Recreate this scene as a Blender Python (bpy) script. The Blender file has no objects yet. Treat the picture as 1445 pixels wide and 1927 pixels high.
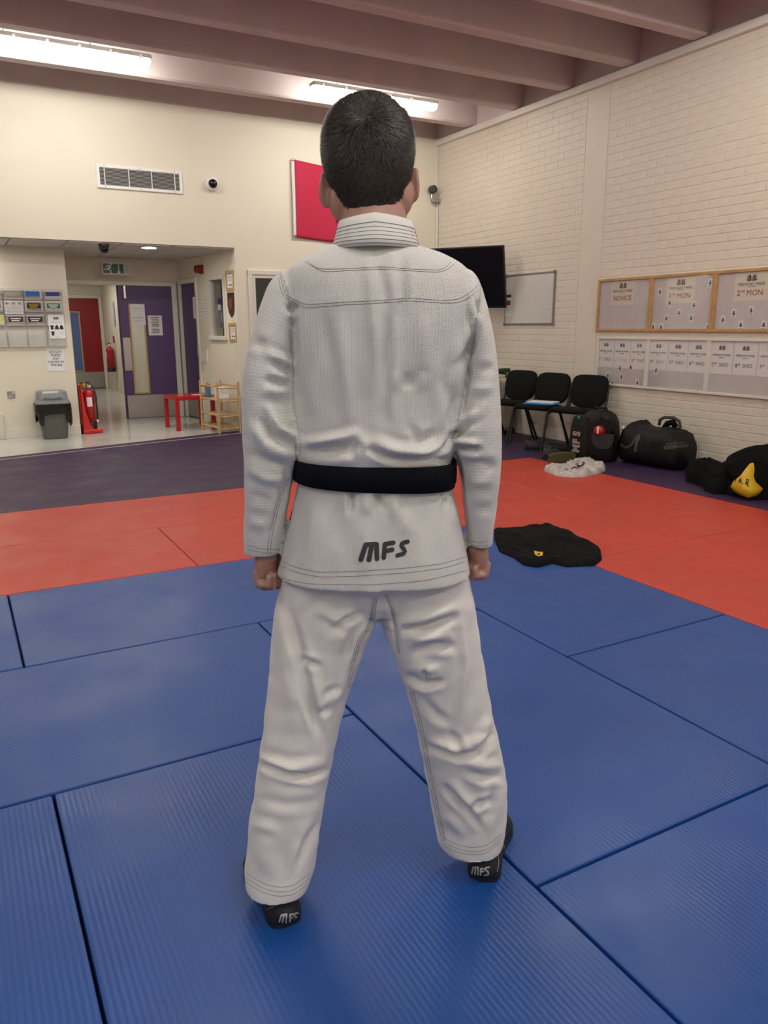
import bpy, bmesh, math, random
import numpy as np
from mathutils import Vector, Matrix, noise as mnoise
from mathutils.bvhtree import BVHTree
random.seed(7)
PI = math.pi
scene = bpy.context.scene
col = scene.collection

# ------------------------------------------------------------------ camera
FPX, CX, CY, CAMH = 1446.7, 722.5, 963.5, 1.3476
PITCH, YAW, ROLL = 0.23731, 0.50429, -0.00282
_F = Vector((math.sin(YAW)*math.cos(PITCH), math.cos(YAW)*math.cos(PITCH), -math.sin(PITCH)))
_R0 = Vector((math.cos(YAW), -math.sin(YAW), 0)); _U0 = _R0.cross(_F)
_R = _R0*math.cos(ROLL) + _U0*math.sin(ROLL); _U = _U0*math.cos(ROLL) - _R0*math.sin(ROLL)
CAMP = Vector((0, 0, CAMH))
cd = bpy.data.cameras.new('camera'); cam = bpy.data.objects.new('camera', cd); col.objects.link(cam)
cd.sensor_fit = 'HORIZONTAL'; cd.sensor_width = 36.0; cd.lens = FPX/1445*36.0; cd.clip_start = 0.02
cam.matrix_world = Matrix(((_R.x, _U.x, -_F.x, 0), (_R.y, _U.y, -_F.y, 0), (_R.z, _U.z, -_F.z, CAMH), (0, 0, 0, 1)))
scene.camera = cam
# ------------------------------------------------------------------ world, exposure
w = bpy.data.worlds.new('world'); scene.world = w; w.use_nodes = True
w.node_tree.nodes['Background'].inputs[0].default_value = (0.8, 0.85, 1, 1)
w.node_tree.nodes['Background'].inputs[1].default_value = 0.03
vs = scene.view_settings
vs.view_transform = 'Standard'; vs.look = 'None'; vs.gamma = 1.0; vs.exposure = 0.0; vs.use_curve_mapping = False
LAMP = 47.0                      # emission of the hall's tube fittings
LAMP_COLOR = (1.0, 0.955, 0.875)

# ------------------------------------------------------------------ measuring helpers
def ray(px, py): return _F + _R*((px-CX)/FPX) + _U*((CY-py)/FPX)
def onp(ax, v, px, py):
    d = ray(px, py); return CAMP + d*((v-CAMP[ax])/d[ax])
def proj(P):
    v = Vector(P)-CAMP; k = v.dot(_F)
    return (CX+FPX*v.dot(_R)/k, CY-FPX*v.dot(_U)/k, k)

# ------------------------------------------------------------------ materials
MATS = {}
def mat(name, c, rough=0.6, metal=0.0, spec=0.5, var=0.0, vscale=8.0, bump=0.0, bscale=60.0, emit=None, estr=0.0, alpha=1.0, trans=0.0, coat=0.0, sheen=0.0):
    if name in MATS: return MATS[name]
    m = bpy.data.materials.new(name); m.use_nodes = True
    nt = m.node_tree; b = nt.nodes['Principled BSDF']
    b.inputs['Base Color'].default_value = (*c, 1); b.inputs['Roughness'].default_value = rough
    b.inputs['Metallic'].default_value = metal; b.inputs['Specular IOR Level'].default_value = spec
    b.inputs['Alpha'].default_value = alpha; b.inputs['Transmission Weight'].default_value = trans
    b.inputs['Coat Weight'].default_value = coat; b.inputs['Sheen Weight'].default_value = sheen
    if emit: b.inputs['Emission Color'].default_value = (*emit, 1); b.inputs['Emission Strength'].default_value = estr
    tc = nt.nodes.new('ShaderNodeTexCoord')
    if var:
        n = nt.nodes.new('ShaderNodeTexNoise'); n.inputs['Scale'].default_value = vscale; n.inputs['Detail'].default_value = 5
        nt.links.new(tc.outputs['Object'], n.inputs['Vector'])
        mr = nt.nodes.new('ShaderNodeMapRange'); mr.inputs[1].default_value = 0.3; mr.inputs[2].default_value = 0.7
        mr.inputs[3].default_value = 1-var; mr.inputs[4].default_value = 1+var
        nt.links.new(n.outputs['Fac'], mr.inputs[0])
        mx = nt.nodes.new('ShaderNodeMix'); mx.data_type = 'RGBA'; mx.blend_type = 'MULTIPLY'; mx.inputs[0].default_value = 1
        mx.inputs[6].default_value = (*c, 1); nt.links.new(mr.outputs[0], mx.inputs[7]); nt.links.new(mx.outputs[2], b.inputs['Base Color'])
    if bump:
        n2 = nt.nodes.new('ShaderNodeTexNoise'); n2.inputs['Scale'].default_value = bscale; n2.inputs['Detail'].default_value = 4
        nt.links.new(tc.outputs['Object'], n2.inputs['Vector'])
        bp = nt.nodes.new('ShaderNodeBump'); bp.inputs['Strength'].default_value = 1; bp.inputs['Distance'].default_value = bump
        nt.links.new(n2.outputs['Fac'], bp.inputs['Height']); nt.links.new(bp.outputs[0], b.inputs['Normal'])
    MATS[name] = m; return m
def s2l(r, g, b):
    f = lambda v: (v/255/12.92) if v/255 <= 0.04045 else ((v/255+0.055)/1.055)**2.4
    return (f(r), f(g), f(b))

# ------------------------------------------------------------------ mesh helpers
class MB:
    def __init__(s): s.v = []; s.f = []
    def add(s, vs_, fs): 
        o = len(s.v); s.v += [tuple(p) for p in vs_]; s.f += [tuple(o+i for i in q) for q in fs]; return s
    def box(s, a, b):
        x0, y0, z0 = a; x1, y1, z1 = b
        return s.add([(x0,y0,z0),(x1,y0,z0),(x1,y1,z0),(x0,y1,z0),(x0,y0,z1),(x1,y0,z1),(x1,y1,z1),(x0,y1,z1)],
                     [(0,3,2,1),(4,5,6,7),(0,1,5,4),(1,2,6,5),(2,3,7,6),(3,0,4,7)])
    def bbox(s, a, b, r=0.004, n=2):            # bevelled box
        bm = bmesh.new(); bmesh.ops.create_cube(bm, size=1)
        for v in bm.verts: v.co = Vector([(a[i]+b[i])/2 + v.co[i]*(b[i]-a[i]) for i in range(3)])
        bmesh.ops.bevel(bm, geom=list(bm.edges), offset=r, segments=n, affect='EDGES', profile=0.5)
        return s.bm(bm)
    def bm(s, bm):
        bm.verts.index_update(); s.add([v.co[:] for v in bm.verts], [[v.index for v in f.verts] for f in bm.faces]); bm.free(); return s
    def tube(s, pts, r, n=8, caps=True, squash=None):
        pts = [Vector(p) for p in pts]; rs = r if isinstance(r, (list, tuple)) else [r]*len(pts)
        o = len(s.v); m = len(pts); up = None
        for i, p in enumerate(pts):
            t = (pts[min(i+1, m-1)]-pts[max(i-1, 0)]).normalized()
            if up is None: up = Vector((0, 0, 1)) if abs(t.z) < 0.9 else Vector((1, 0, 0))
            a = t.cross(up).normalized(); up = a.cross(t).normalized()
            for k in range(n):
                th = 2*PI*k/n; sx, sy = (squash or (1, 1))
                s.v.append(tuple(p + (a*math.cos(th)*sx + up*math.sin(th)*sy)*rs[i]))
        for i in range(m-1):
            for k in range(n):
                a0 = o+i*n+k; a1 = o+i*n+(k+1) % n; s.f.append((a0, a1, a1+n, a0+n))
        if caps: s.f.append(tuple(o+k for k in range(n))[::-1]); s.f.append(tuple(o+(m-1)*n+k for k in range(n)))
        return s
    def lathe(s, prof, c=(0, 0, 0), n=24, axis='z'):
        o = len(s.v); m = len(prof)
        for (r, h) in prof:
            for k in range(n):
                th = 2*PI*k/n; x, y = r*math.cos(th), r*math.sin(th)
                q = (x, y, h) if axis == 'z' else ((x, h, y) if axis == 'y' else (h, x, y))
                s.v.append((c[0]+q[0], c[1]+q[1], c[2]+q[2]))
        for i in range(m-1):
            for k in range(n):
                a0 = o+i*n+k; a1 = o+i*n+(k+1) % n; s.f.append((a0, a1, a1+n, a0+n))
        s.f.append(tuple(o+k for k in range(n))[::-1]); s.f.append(tuple(o+(m-1)*n+k for k in range(n))); return s
    def loft(s, rings, closed=True, caps=True):
        o = len(s.v); n = len(rings[0])
        for r in rings: s.v += [tuple(p) for p in r]
        for i in range(len(rings)-1):
            for k in range(n if closed else n-1):
                a0 = o+i*n+k; a1 = o+i*n+(k+1) % n; s.f.append((a0, a1, a1+n, a0+n))
        if caps and closed:
            s.f.append(tuple(o+k for k in range(n))[::-1]); s.f.append(tuple(o+(len(rings)-1)*n+k for k in range(n)))
        return s
    def prism(s, poly, y0, y1, M=None):         # polygon in xz, extruded along y
        n = len(poly); vs_ = [Vector((p[0], y0, p[1])) for p in poly]+[Vector((p[0], y1, p[1])) for p in poly]
        if M: vs_ = [M @ v for v in vs_]
        return s.add(vs_, [tuple(range(n)), tuple(range(2*n-1, n-1, -1))]+[(i, i+n, (i+1) % n+n, (i+1) % n) for i in range(n)])
    def xf(s, M): s.v = [tuple(M @ Vector(p)) for p in s.v]; return s
    def build(s, name, m, parent=None, smooth=False, angle=None):
        me = bpy.data.meshes.new(name); me.from_pydata(s.v, [], s.f); me.validate()
        bm = bmesh.new(); bm.from_mesh(me); bmesh.ops.recalc_face_normals(bm, faces=bm.faces); bm.to_mesh(me); bm.free()
        return link(name, me, m, parent, smooth)
def link(name, me, m, parent=None, smooth=False):
    if m and not me.materials: me.materials.append(m)
    if smooth: me.shade_smooth()
    o = bpy.data.objects.new(name, me); col.objects.link(o)
    if parent: o.parent = parent
    return o
def B(name, a, b, m, parent=None, r=0.0):
    mb = MB(); (mb.bbox(a, b, r) if r else mb.box(a, b)); return mb.build(name, m, parent)
def tag(o, label, cat, group=None):
    o['label'] = label; o['category'] = cat
    if group: o['group'] = group
    return o
def struct(o, label=None):
    o['kind'] = 'structure'
    if label: o['label'] = label
    return o
def thing(name, label, cat, loc=(0, 0, 0), rz=0, group=None):
    o = bpy.data.objects.new(name, None); col.objects.link(o); o.empty_display_size = 0.1
    o.location = loc; o.rotation_euler = (0, 0, rz); return tag(o, label, cat, group)
def copy_tree(o, parent=None):
    c = o.copy(); col.objects.link(c)
    if parent: c.parent = parent
    for ch in o.children: copy_tree(ch, c)
    return c
def text_mesh(txt, size, depth=0.0, align='CENTER', bold=0.0):
    cu = bpy.data.curves.new('lettering', 'FONT'); cu.body = txt; cu.size = size; cu.align_x = align; cu.align_y = 'CENTER'
    cu.extrude = depth; cu.offset = bold; cu.resolution_u = 3; cu.space_line = 0.95
    o = bpy.data.objects.new('tmp', cu); col.objects.link(o)
    dg = bpy.context.evaluated_depsgraph_get(); me = bpy.data.meshes.new_from_object(o.evaluated_get(dg))
    bpy.data.objects.remove(o); bpy.data.curves.remove(cu); me.materials.clear(); me.name = 'lettering'; return me
def letter(txt, size, m, parent, loc, rot=(PI/2, 0, 0), bold=0.0, align='CENTER', name='lettering'):
    o = link(name, text_mesh(txt, size, 0.0004, align, bold), m, parent); o.location = loc; o.rotation_euler = rot; return o

# ------------------------------------------------------------------ palette
M_wall = mat('cream_paint', (0.78, 0.725, 0.605), 0.65, var=0.02, vscale=1.5, bump=0.0006, bscale=120)
M_brick = mat('painted_brick', (0.755, 0.69, 0.585), 0.55, var=0.03, vscale=3, bump=0.0015, bscale=70)
M_mortar = mat('painted_mortar', (0.74, 0.675, 0.575), 0.7, bump=0.001, bscale=150)
M_conc = mat('painted_concrete', (0.66, 0.585, 0.565), 0.75, var=0.06, vscale=2.5, bump=0.001, bscale=40)
M_gloss = mat('white_gloss_paint', (0.78, 0.75, 0.69), 0.35)
M_frame = mat('cream_frame_paint', (0.74, 0.70, 0.62), 0.4)
M_white = mat('white_plastic', (0.82, 0.82, 0.80), 0.4)
M_paper = mat('white_paper', (0.80, 0.80, 0.80), 0.7)
M_black = mat('black_plastic', (0.012, 0.012, 0.013), 0.45)
M_ink = mat('black_ink', (0.02, 0.02, 0.025), 0.7)
M_grey = mat('grey_plastic', (0.20, 0.21, 0.21), 0.5)
M_steel = mat('brushed_steel', (0.42, 0.41, 0.39), 0.38, metal=0.9, var=0.05, vscale=30)
M_chrome = mat('bright_metal', (0.6, 0.6, 0.6), 0.25, metal=1.0)
M_oak = mat('oak_bead', (0.52, 0.33, 0.13), 0.5, var=0.15, vscale=25)
M_red = mat('red_lacquer', (0.43, 0.010, 0.014), 0.3)
M_purpled = mat('purple_laminate', (0.085, 0.045, 0.155), 0.4)
M_glass = mat('clear_glass', (0.9, 0.93, 0.92), 0.05, trans=1.0, spec=0.5)
M_vinyl = mat('grey_vinyl_floor', (0.60, 0.60, 0.54), 0.16, var=0.08, vscale=2.0)
M_lamp = mat('lit_diffuser', (0.9, 0.9, 0.9), 0.4, emit=LAMP_COLOR, estr=LAMP)

def floor_mat(name, c, rough, ripple=True):
    m = mat(name, c, rough, spec=0.5, var=0.05, vscale=1.3); nt = m.node_tree; b = nt.nodes['Principled BSDF']
    tc = nt.nodes.new('ShaderNodeTexCoord')
    n = nt.nodes.new('ShaderNodeTexNoise'); n.inputs['Scale'].default_value = 3.0; n.inputs['Detail'].default_value = 6
    nt.links.new(tc.outputs['Object'], n.inputs['Vector'])
    mr = nt.nodes.new('ShaderNodeMapRange'); mr.inputs[1].default_value = .3; mr.inputs[2].default_value = .7
    mr.inputs[3].default_value = rough-0.07; mr.inputs[4].default_value = rough+0.1
    nt.links.new(n.outputs['Fac'], mr.inputs[0]); nt.links.new(mr.outputs[0], b.inputs['Roughness'])
    if ripple:
        wv = nt.nodes.new('ShaderNodeTexWave'); wv.bands_direction = 'Y'; wv.inputs['Scale'].default_value = 21
        wv.inputs['Distortion'].default_value = 1.2; wv.inputs['Detail'].default_value = 2; wv.inputs['Detail Scale'].default_value = 3
        n3 = nt.nodes.new('ShaderNodeTexNoise'); n3.inputs['Scale'].default_value = 90
        mp = nt.nodes.new('ShaderNodeMapping'); mp.inputs['Scale'].default_value = (1, 1, 1)
        nt.links.new(tc.outputs['Object'], mp.inputs[0]); nt.links.new(mp.outputs[0], wv.inputs['Vector']); nt.links.new(tc.outputs['Object'], n3.inputs['Vector'])
        ad = nt.nodes.new('ShaderNodeMath'); ad.operation = 'MULTIPLY_ADD'; ad.inputs[1].default_value = 0.6
        nt.links.new(n3.outputs['Fac'], ad.inputs[0]); nt.links.new(wv.outputs['Fac'], ad.inputs[2])
        bp = nt.nodes.new('ShaderNodeBump'); bp.inputs['Distance'].default_value = 0.0008; bp.inputs['Strength'].default_value = 0.7
        n4 = nt.nodes.new('ShaderNodeTexNoise'); n4.inputs['Scale'].default_value = 2.2; nt.links.new(tc.outputs['Object'], n4.inputs['Vector'])
        mk = nt.nodes.new('ShaderNodeMapRange'); mk.inputs[1].default_value = .38; mk.inputs[2].default_value = .62; mk.inputs[3].default_value = .15; mk.inputs[4].default_value = 1.0; nt.links.new(n4.outputs['Fac'], mk.inputs[0])
        ml = nt.nodes.new('ShaderNodeMath'); ml.operation = 'MULTIPLY'; nt.links.new(ad.outputs[0], ml.inputs[0]); nt.links.new(mk.outputs[0], ml.inputs[1]); nt.links.new(ml.outputs[0], bp.inputs['Height']); nt.links.new(bp.outputs[0], b.inputs['Normal'])
    return m
M_blue = floor_mat('blue_mat_vinyl', s2l(18, 70, 144), 0.38)
M_redmat = floor_mat('red_mat_vinyl', s2l(190, 60, 42), 0.45)
M_purple = floor_mat('purple_floor_vinyl', s2l(52, 29, 66), 0.55, False)

# ================================================================== SETTING
YB, XR = 9.824, 6.307
ZC = 3.865                                  # underside of the beams
XL, YF = -5.5, -4.5                         # far left wall, wall behind the camera
X0, Y0 = 0.115, 1.247                       # mat grid
XM, XN = 4.16, 5.21                         # red mats by the brick wall
def carpet_y(x): return 9.10 + (x-0.435)*(9.80-9.10)/(3.0-0.435)   # slanted edge of the purple floor

fl = struct(B('floor', (XL, YF, -0.12), (XR, YB+0.2, -0.045), M_purple), 'purple vinyl hall floor')
mb = MB(); P = [(XL, 6.257), (XN, 6.257), (XN, YF), (XR, YF), (XR, YB), (3.29, YB), (3.29, carpet_y(3.29)), (XL, carpet_y(XL))]
for q in ([(XL,6.257),(XR,6.257),(XR,YB),(3.28,YB),(3.28,carpet_y(3.28)),(XL,carpet_y(XL))], [(XN,YF),(XR,YF),(XR,6.257),(XN,6.257)], [(XL,YF),(XN,YF),(XN,-0.753),(XL,-0.753)], [(XL,-0.753),(-1.885,-0.753),(-1.885,6.257),(XL,6.257)]):
    n = len(q); mb.add([(x, y, -0.045) for x, y in q]+[(x, y, 0) for x, y in q], [tuple(range(n))[::-1], tuple(range(n, 2*n))]+[(i, (i+1) % n, (i+1) % n+n, i+n) for i in range(n)])
mb.build('purple_covering', M_purple, fl)
# pale threshold strip on the purple floor
a = onp(2, 0, 0, 865.4); b_ = onp(2, 0, 457, 814.5); d = (b_-a).normalized(); nrm = Vector((-d.y, d.x, 0)); a2 = a-d*4
tr = MB(); pr = [a2-nrm*0.016, b_-nrm*0.016, b_+nrm*0.016, a2+nrm*0.016]
tr.add([p+Vector((0,0,-0.001)) for p in pr]+[p+Vector((0,0,0.004)) for p in pr], [(0,3,2,1),(4,5,6,7),(0,1,5,4),(1,2,6,5),(2,3,7,6),(3,0,4,7)])
struct(tr.build('trim_1', mat('pale_threshold', (0.42, 0.33, 0.36), 0.5)), 'pale threshold strip across the purple floor')
q = [(XL, carpet_y(XL)), (3.28, carpet_y(3.28)), (3.28, YB+0.2), (3.28, 19), (XL, 19)]
mb = MB(); n = len(q); mb.add([(x, y, -0.045) for x, y in q]+[(x, y, -0.001) for x, y in q], [tuple(range(n))[::-1], tuple(range(n, 2*n))]+[(i, (i+1) % n, (i+1) % n+n, i+n) for i in range(n)])
struct(mb.build('floor_entrance', M_vinyl), 'shiny pale grey vinyl floor of the entrance')

# judo mats: each its own thing
def judo_mat(x0, y0, x1, y1, m, label, group):
    along_x = (x1-x0) > (y1-y0); Lx, Ly = (x1-x0, y1-y0) if along_x else (y1-y0, x1-x0)
    g = 0.0035 if m is M_blue else 0.0016; o = B('judo_mat', (-Lx/2+g, -Ly/2+g, 0), (Lx/2-g, Ly/2-g, 0.045), m, None, 0.006)
    o.location = ((x0+x1)/2, (y0+y1)/2, -0.045); o.rotation_euler = (0, 0, 0 if along_x else PI/2)
    return tag(o, label, 'mat', group)
bl = 'blue judo mats'; rd = 'red judo mats'
k = lambda i: X0+i
r = lambda i: Y0+i
for x0_, y0_, x1_, y1_, lb in [
    (k(0), r(-1), k(1), r(1), "blue judo mat under the person's left foot, running to the bottom edge"),
    (k(1), r(0), k(2), r(2), "blue judo mat between the person's legs and under the right shoe's toe"),
    (k(1), r(-2), k(2), r(0), 'blue judo mat in the bottom right corner of the picture'),
    (k(-1), r(-1), k(0), r(1), 'blue judo mat in the bottom left corner of the picture'),
    (k(-1), r(1), k(1), r(2), "wide blue judo mat left of the person's knees, at the left edge"),
    (k(0), r(2), k(2), r(3), "blue judo mat below the person's left hand, touching the red border"),
    (k(-2), r(2), k(0), r(3), 'sliver of blue judo mat at the left edge against the red border'),
    (k(2), r(1), k(3), r(3), 'blue judo mat with the folded black garment lying on its corner'),
    (k(2), r(-1), k(3), r(1), 'blue judo mat at the right edge below the red corner'),
    (k(0), r(-2), k(1), r(-1), 'blue judo mat nearest the camera, at the very bottom edge'),
    (k(-2), r(-1), k(-1), r(1), 'blue judo mat beyond the left edge, second from the bottom left corner'),
    (k(-2), r(1), k(-1), r(2), 'short blue judo mat beyond the left edge'),
    (k(-2), r(-2), k(0), r(-1), 'blue judo mat beyond the bottom left corner'),
    (k(2), r(-2), k(3), r(-1), 'blue judo mat beyond the right edge near the camera')]:
    judo_mat(x0_, y0_, x1_, y1_, M_blue, lb, bl)
for x0_, y0_, x1_, y1_, lb in [
    (-0.885, r(3), k(1), 5.25, 'red judo mat at the left edge beside the blue mats'),
    (k(1), r(3), k(3), 5.25, "red judo mat behind the person's left sleeve, next to the blue mats"),
    (-1.885, 5.25, -0.05, 6.257, 'red judo mat beyond the left edge, touching the purple floor'),
    (-0.05, 5.25, 2.2, 6.257, "red judo mat between purple floor and inner red row, left of the person's waist"),
    (2.2, 5.25, XM, 6.257, "red judo mat hidden behind the person's waist, touching the purple floor"),
    (XM, 5.25, XN, 6.257, 'red judo mat in the far corner in front of the chairs'),
    (k(3), r(3), XM, 5.25, 'red judo mat right of the person, behind the folded black garment'),
    (k(3), r(2), XM, r(3), 'short red judo mat under the right end of the folded black garment'),
    (k(3), r(0), XM, r(2), 'red judo mat at the right edge below the garment, beside the blue mats'),
    (XM, r(2), XN, 5.25, 'red judo mat in front of the duffel bag, holding the plastic bag'),
    (XM, r(0), XN, r(2), 'red judo mat at the right edge in front of the yellow bag'),
    (k(3), r(-2), XM, r(0), 'red judo mat beyond the right edge, beside the blue mats'),
    (XM, r(-2), XN, r(0), 'red judo mat beyond the right edge, beside the purple floor')]:
    judo_mat(x0_, y0_, x1_, y1_, M_redmat, lb, rd)
judo_mat(-1.885, r(3), -0.885, 5.25, M_redmat, 'red judo mat beyond the left edge', rd)

# ---- right wall of painted bricks
BP, BH = 0.225, 0.0772
wr = struct(B('wall_right', (XR+0.003, YF, -0.12), (XR+0.25, YB+0.2, 3.80), M_mortar), 'cream painted brick wall')
cover = [(4.2, 6.56, 0.69, 1.87), (7.22, 8.21, 1.33, 2.0)]           # behind the boards
cands = []; rest = MB()
def brick_mesh(Lb, hb):
    c = 0.003; cv = 0.0012; f = 0.0028
    v = [(f, -Lb/2, -hb/2), (f, Lb/2, -hb/2), (f, Lb/2, hb/2), (f, -Lb/2, hb/2),
         (0, -Lb/2+cv, -hb/2+c), (0, Lb/2-cv, -hb/2+c), (0, Lb/2-cv, hb/2-c), (0, -Lb/2+cv, hb/2-c)]
    return v, [(4, 7, 6, 5), (0, 4, 5, 1), (1, 5, 6, 2), (2, 6, 7, 3), (3, 7, 4, 0)]
JV, JH = 0.0016, 0.0055
shared = {}
for i in range(49):
    z = i*BH+BH/2
    off = 0 if i % 2 else BP/2
    j0 = int((YF)/BP)-1
    for j in range(j0, int(YB/BP)+2):
        ya, yb = j*BP+off, (j+1)*BP+off
        for (lo, hi) in [(YF, 6.53), (6.87, YB)]:
            y1, y2 = max(ya, lo), min(yb, hi)
            if y2-y1 < 0.03: continue
            y1 += JV/2; y2 -= JV/2
            zc = z; hb = BH-JH
            if z+BH/2 > 3.80: continue
            px, py, dp = proj((XR, (y1+y2)/2, z)); hid = any(y1 > c0-0.05 and y2 < c1+0.05 and z > c2 and z < c3 for c0, c1, c2, c3 in cover)
            vis = 930 < px < 1460 and 20 < py < 900 and dp > 0 and not hid
            cands.append((not vis, dp, y1, y2, zc, hb))
cands.sort(key=lambda t: (t[0], t[1]))
for n, (nv, dp, y1, y2, zc, hb) in enumerate(cands):
    jit = random.uniform(-0.0009, 0.0009)
    L_ = round(y2-y1, 3)
    if n < 300:
        key = L_
        if key not in shared:
            v, f = brick_mesh(L_, hb); me = bpy.data.meshes.new('brick'); me.from_pydata(v, [], f); me.materials.append(M_brick); shared[key] = me
        o = bpy.data.objects.new('brick', shared[key]); col.objects.link(o); o.parent = wr; o.location = (XR+jit, (y1+y2)/2, zc+random.uniform(-.0008, .0008))
    else:
        v, f = brick_mesh(y2-y1, hb); rest.add([(x+XR+jit, y+(y1+y2)/2, zz+zc) for x, y, zz in v], f)
o = rest.build('brick_field', M_brick, wr); o['kind'] = 'stuff'
B('column', (XR-0.002, 6.535, -0.04), (XR+0.01, 6.865, 3.79), M_brick, wr, 0.002)
B('wall_head', (XR-0.01, YF, 3.80), (XR+0.25, YB+0.2, 4.42), M_conc, wr)
B('plaster_band', (XR-0.003, YF, 3.76), (XR+0.01, YB, 3.80), M_brick, wr)
struct(B('trim_2', (XR-0.06, YF, 3.785), (XR, YB, 3.857), M_gloss, None, 0.006), 'cream painted ledge along the top of the brick wall')
# ---- back wall with the entrance opening
wb = struct(MB().box((3.28, YB, -0.12), (XR+0.1, YB+0.18, 3.872)).box((XL, YB, 2.31), (3.28, YB+0.18, 3.872)).build('wall_back', M_wall), 'cream painted back wall with the wide entrance opening')
B('wall_head', (XL, YB+0.015, 3.872), (XR, YB+0.18, 4.42), M_conc, wb)
B('corner_filler', (XR-0.012, YB-0.012, 0), (XR-0.004, YB, 3.785), M_frame, wb)
struct(B('wall_left', (XL-0.2, YF, -0.12), (XL, YB+0.2, 4.42), M_wall), 'cream left wall outside the picture')
struct(B('wall_front', (XL-0.2, YF-0.2, -0.12), (XR+0.2, YF, 4.42), M_wall), 'cream wall behind the viewer')
# ---- ceiling of concrete beams
ce = struct(B('ceiling', (XL, YF, 4.42), (XR+0.2, YB+0.2, 4.55), M_conc), 'painted concrete ceiling with deep beams')
bys = [8.99, 8.055, 7.17, 6.25, 5.40]+[4.48-0.92*i for i in range(10)]
for y in bys:
    prof = [(-0.068, ZC), (0.068, ZC), (0.085, ZC+0.02), (0.125, 4.42), (-0.125, 4.42), (-0.085, ZC+0.02)]
    mb = MB(); n = len(prof)
    mb.add([(XL, y+p[0], p[1]) for p in prof]+[(XR-0.012, y+p[0], p[1]) for p in prof], [tuple(range(n)), tuple(range(2*n-1, n-1, -1))]+[(i, i+n, (i+1) % n+n, (i+1) % n) for i in range(n)])
    mb.build('beam', M_conc, ce)

# ---- entrance alcove
ZA = 2.292; YW, YD = 10.58, 11.9; XW = 1.362
struct(B('wall_entrance', (XL, YW, -0.05), (XW, YD+0.1, 2.5), M_wall), 'cream entrance wall behind the grey bin')
struct(MB().box((XL, YW-0.018, 0), (XW+0.018, YW, 0.115)).box((XW, YW-0.018, 0), (XW+0.018, YD, 0.115)).build('baseboard_entrance', M_gloss), 'cream skirting board behind the grey bin')
struct(B('wall_door', (XW, YD, 1.985), (3.13, YD+0.12, 2.5), M_wall), 'cream wall above the entrance double door')
ca = struct(B('ceiling_entrance', (XL, YB+0.17, ZA+0.02), (3.5, YD+0.02, ZA+0.1), mat('tile_grid', (0.5, 0.48, 0.45), 0.6)), 'suspended tile ceiling of the entrance')
M_tile = mat('ceiling_tile', (0.58, 0.55, 0.51), 0.8, bump=0.002, bscale=90)
tb = MB().bbox((-0.292, -0.292, 0), (0.292, 0.292, 0.018), 0.004, 1); tme = None
for i in range(11):
    for j in range(4):
        cx_, cy_ = 3.3-0.6*i+0.12, YB+0.17+0.3+0.6*j-0.15
        if cy_ > YD+0.1: continue
        if tme is None: to = tb.build('ceiling_tile', M_tile, ca); tme = to.data
        else: to = link('ceiling_tile', tme, M_tile, ca)
        to.location = (cx_, cy_, ZA)
        if cy_+0.292 > YD: to.scale = (1, (YD-0.005-(cy_-0.292))/0.584, 1); to.location.y = (cy_-0.292+YD-0.005)/2
# slanted right wall of the alcove (from the hall corner to the door wall)
SA, SB = Vector((3.28, YB+0.18, 0)), Vector((3.09, YD, 0)); sdir = (SB-SA).normalized(); snor = Vector((-sdir.y, sdir.x, 0))  # faces into the alcove
SL = (SB-SA).length
SM = Matrix(((sdir.x, -snor.x, 0, SA.x), (sdir.y, -snor.y, 0, SA.y), (0, 0, 1, 0), (0, 0, 0, 1)))   # local: x along wall away from the hall, y into the wall, z up
def son(px, py):                               # pixel -> (s, z) on that wall
    d = ray(px, py); nrm = snor; t = (SA-CAMP).dot(nrm)/d.dot(nrm); Pp = CAMP+d*t; return ((Pp-SA).dot(sdir), Pp.z)
s_wr = son(395, 527)[0]; s_wl = son(421, 527)[0]; zw1 = son(408, 522)[1]; zw0 = son(410, 634)[1]
s_d0 = son(371, 600)[0]; s_d1 = SL-0.04
ws = MB()
ws.box((0, 0, 0), (s_wl, 0.15, 2.5)); ws.box((s_wl, 0, 0), (s_wr, 0.15, zw0)); ws.box((s_wl, 0, zw1), (s_wr, 0.15, 2.5)); ws.box((s_wr, 0, 0), (s_d0, 0.15, 2.5)); ws.box((s_d0, 0, 1.97), (SL+0.1, 0.15, 2.5))
wso = struct(ws.xf(SM).build('wall_alcove', M_wall), 'cream side wall of the entrance with the office window')
B('return_edge', (3.27, YB+0.17, -0.05), (3.3, YB+0.19, 2.4), M_wall, wso)
# ---- corridor behind the double door
XC = 3.06; YE = 18.4
struct(MB().box((XC, YD+0.12, -0.05), (XC+0.15, YE+0.2, 2.6)).build('wall_corridor', M_brick), 'cream corridor wall with the far extinguisher')
struct(B('wall_corridor_left', (0.2, YD+0.12, -0.05), (0.35, YE+0.2, 2.6), M_wall), 'cream left corridor wall')
struct(MB().box((0.2, YE, 2.02), (XC, YE+0.15, 2.6)).box((0.2, YE, -0.05), (1.86, YE+0.15, 2.02)).box((3.03, YE, -0.05), (XC, YE+0.15, 2.02)).build('wall_corridor_end', M_wall), 'cream end wall around the red door')
struct(B('ceiling_corridor', (0.2, YD+0.12, 2.3), (XC+0.1, YE+0.2, 2.4), M_tile), 'corridor ceiling')
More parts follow.
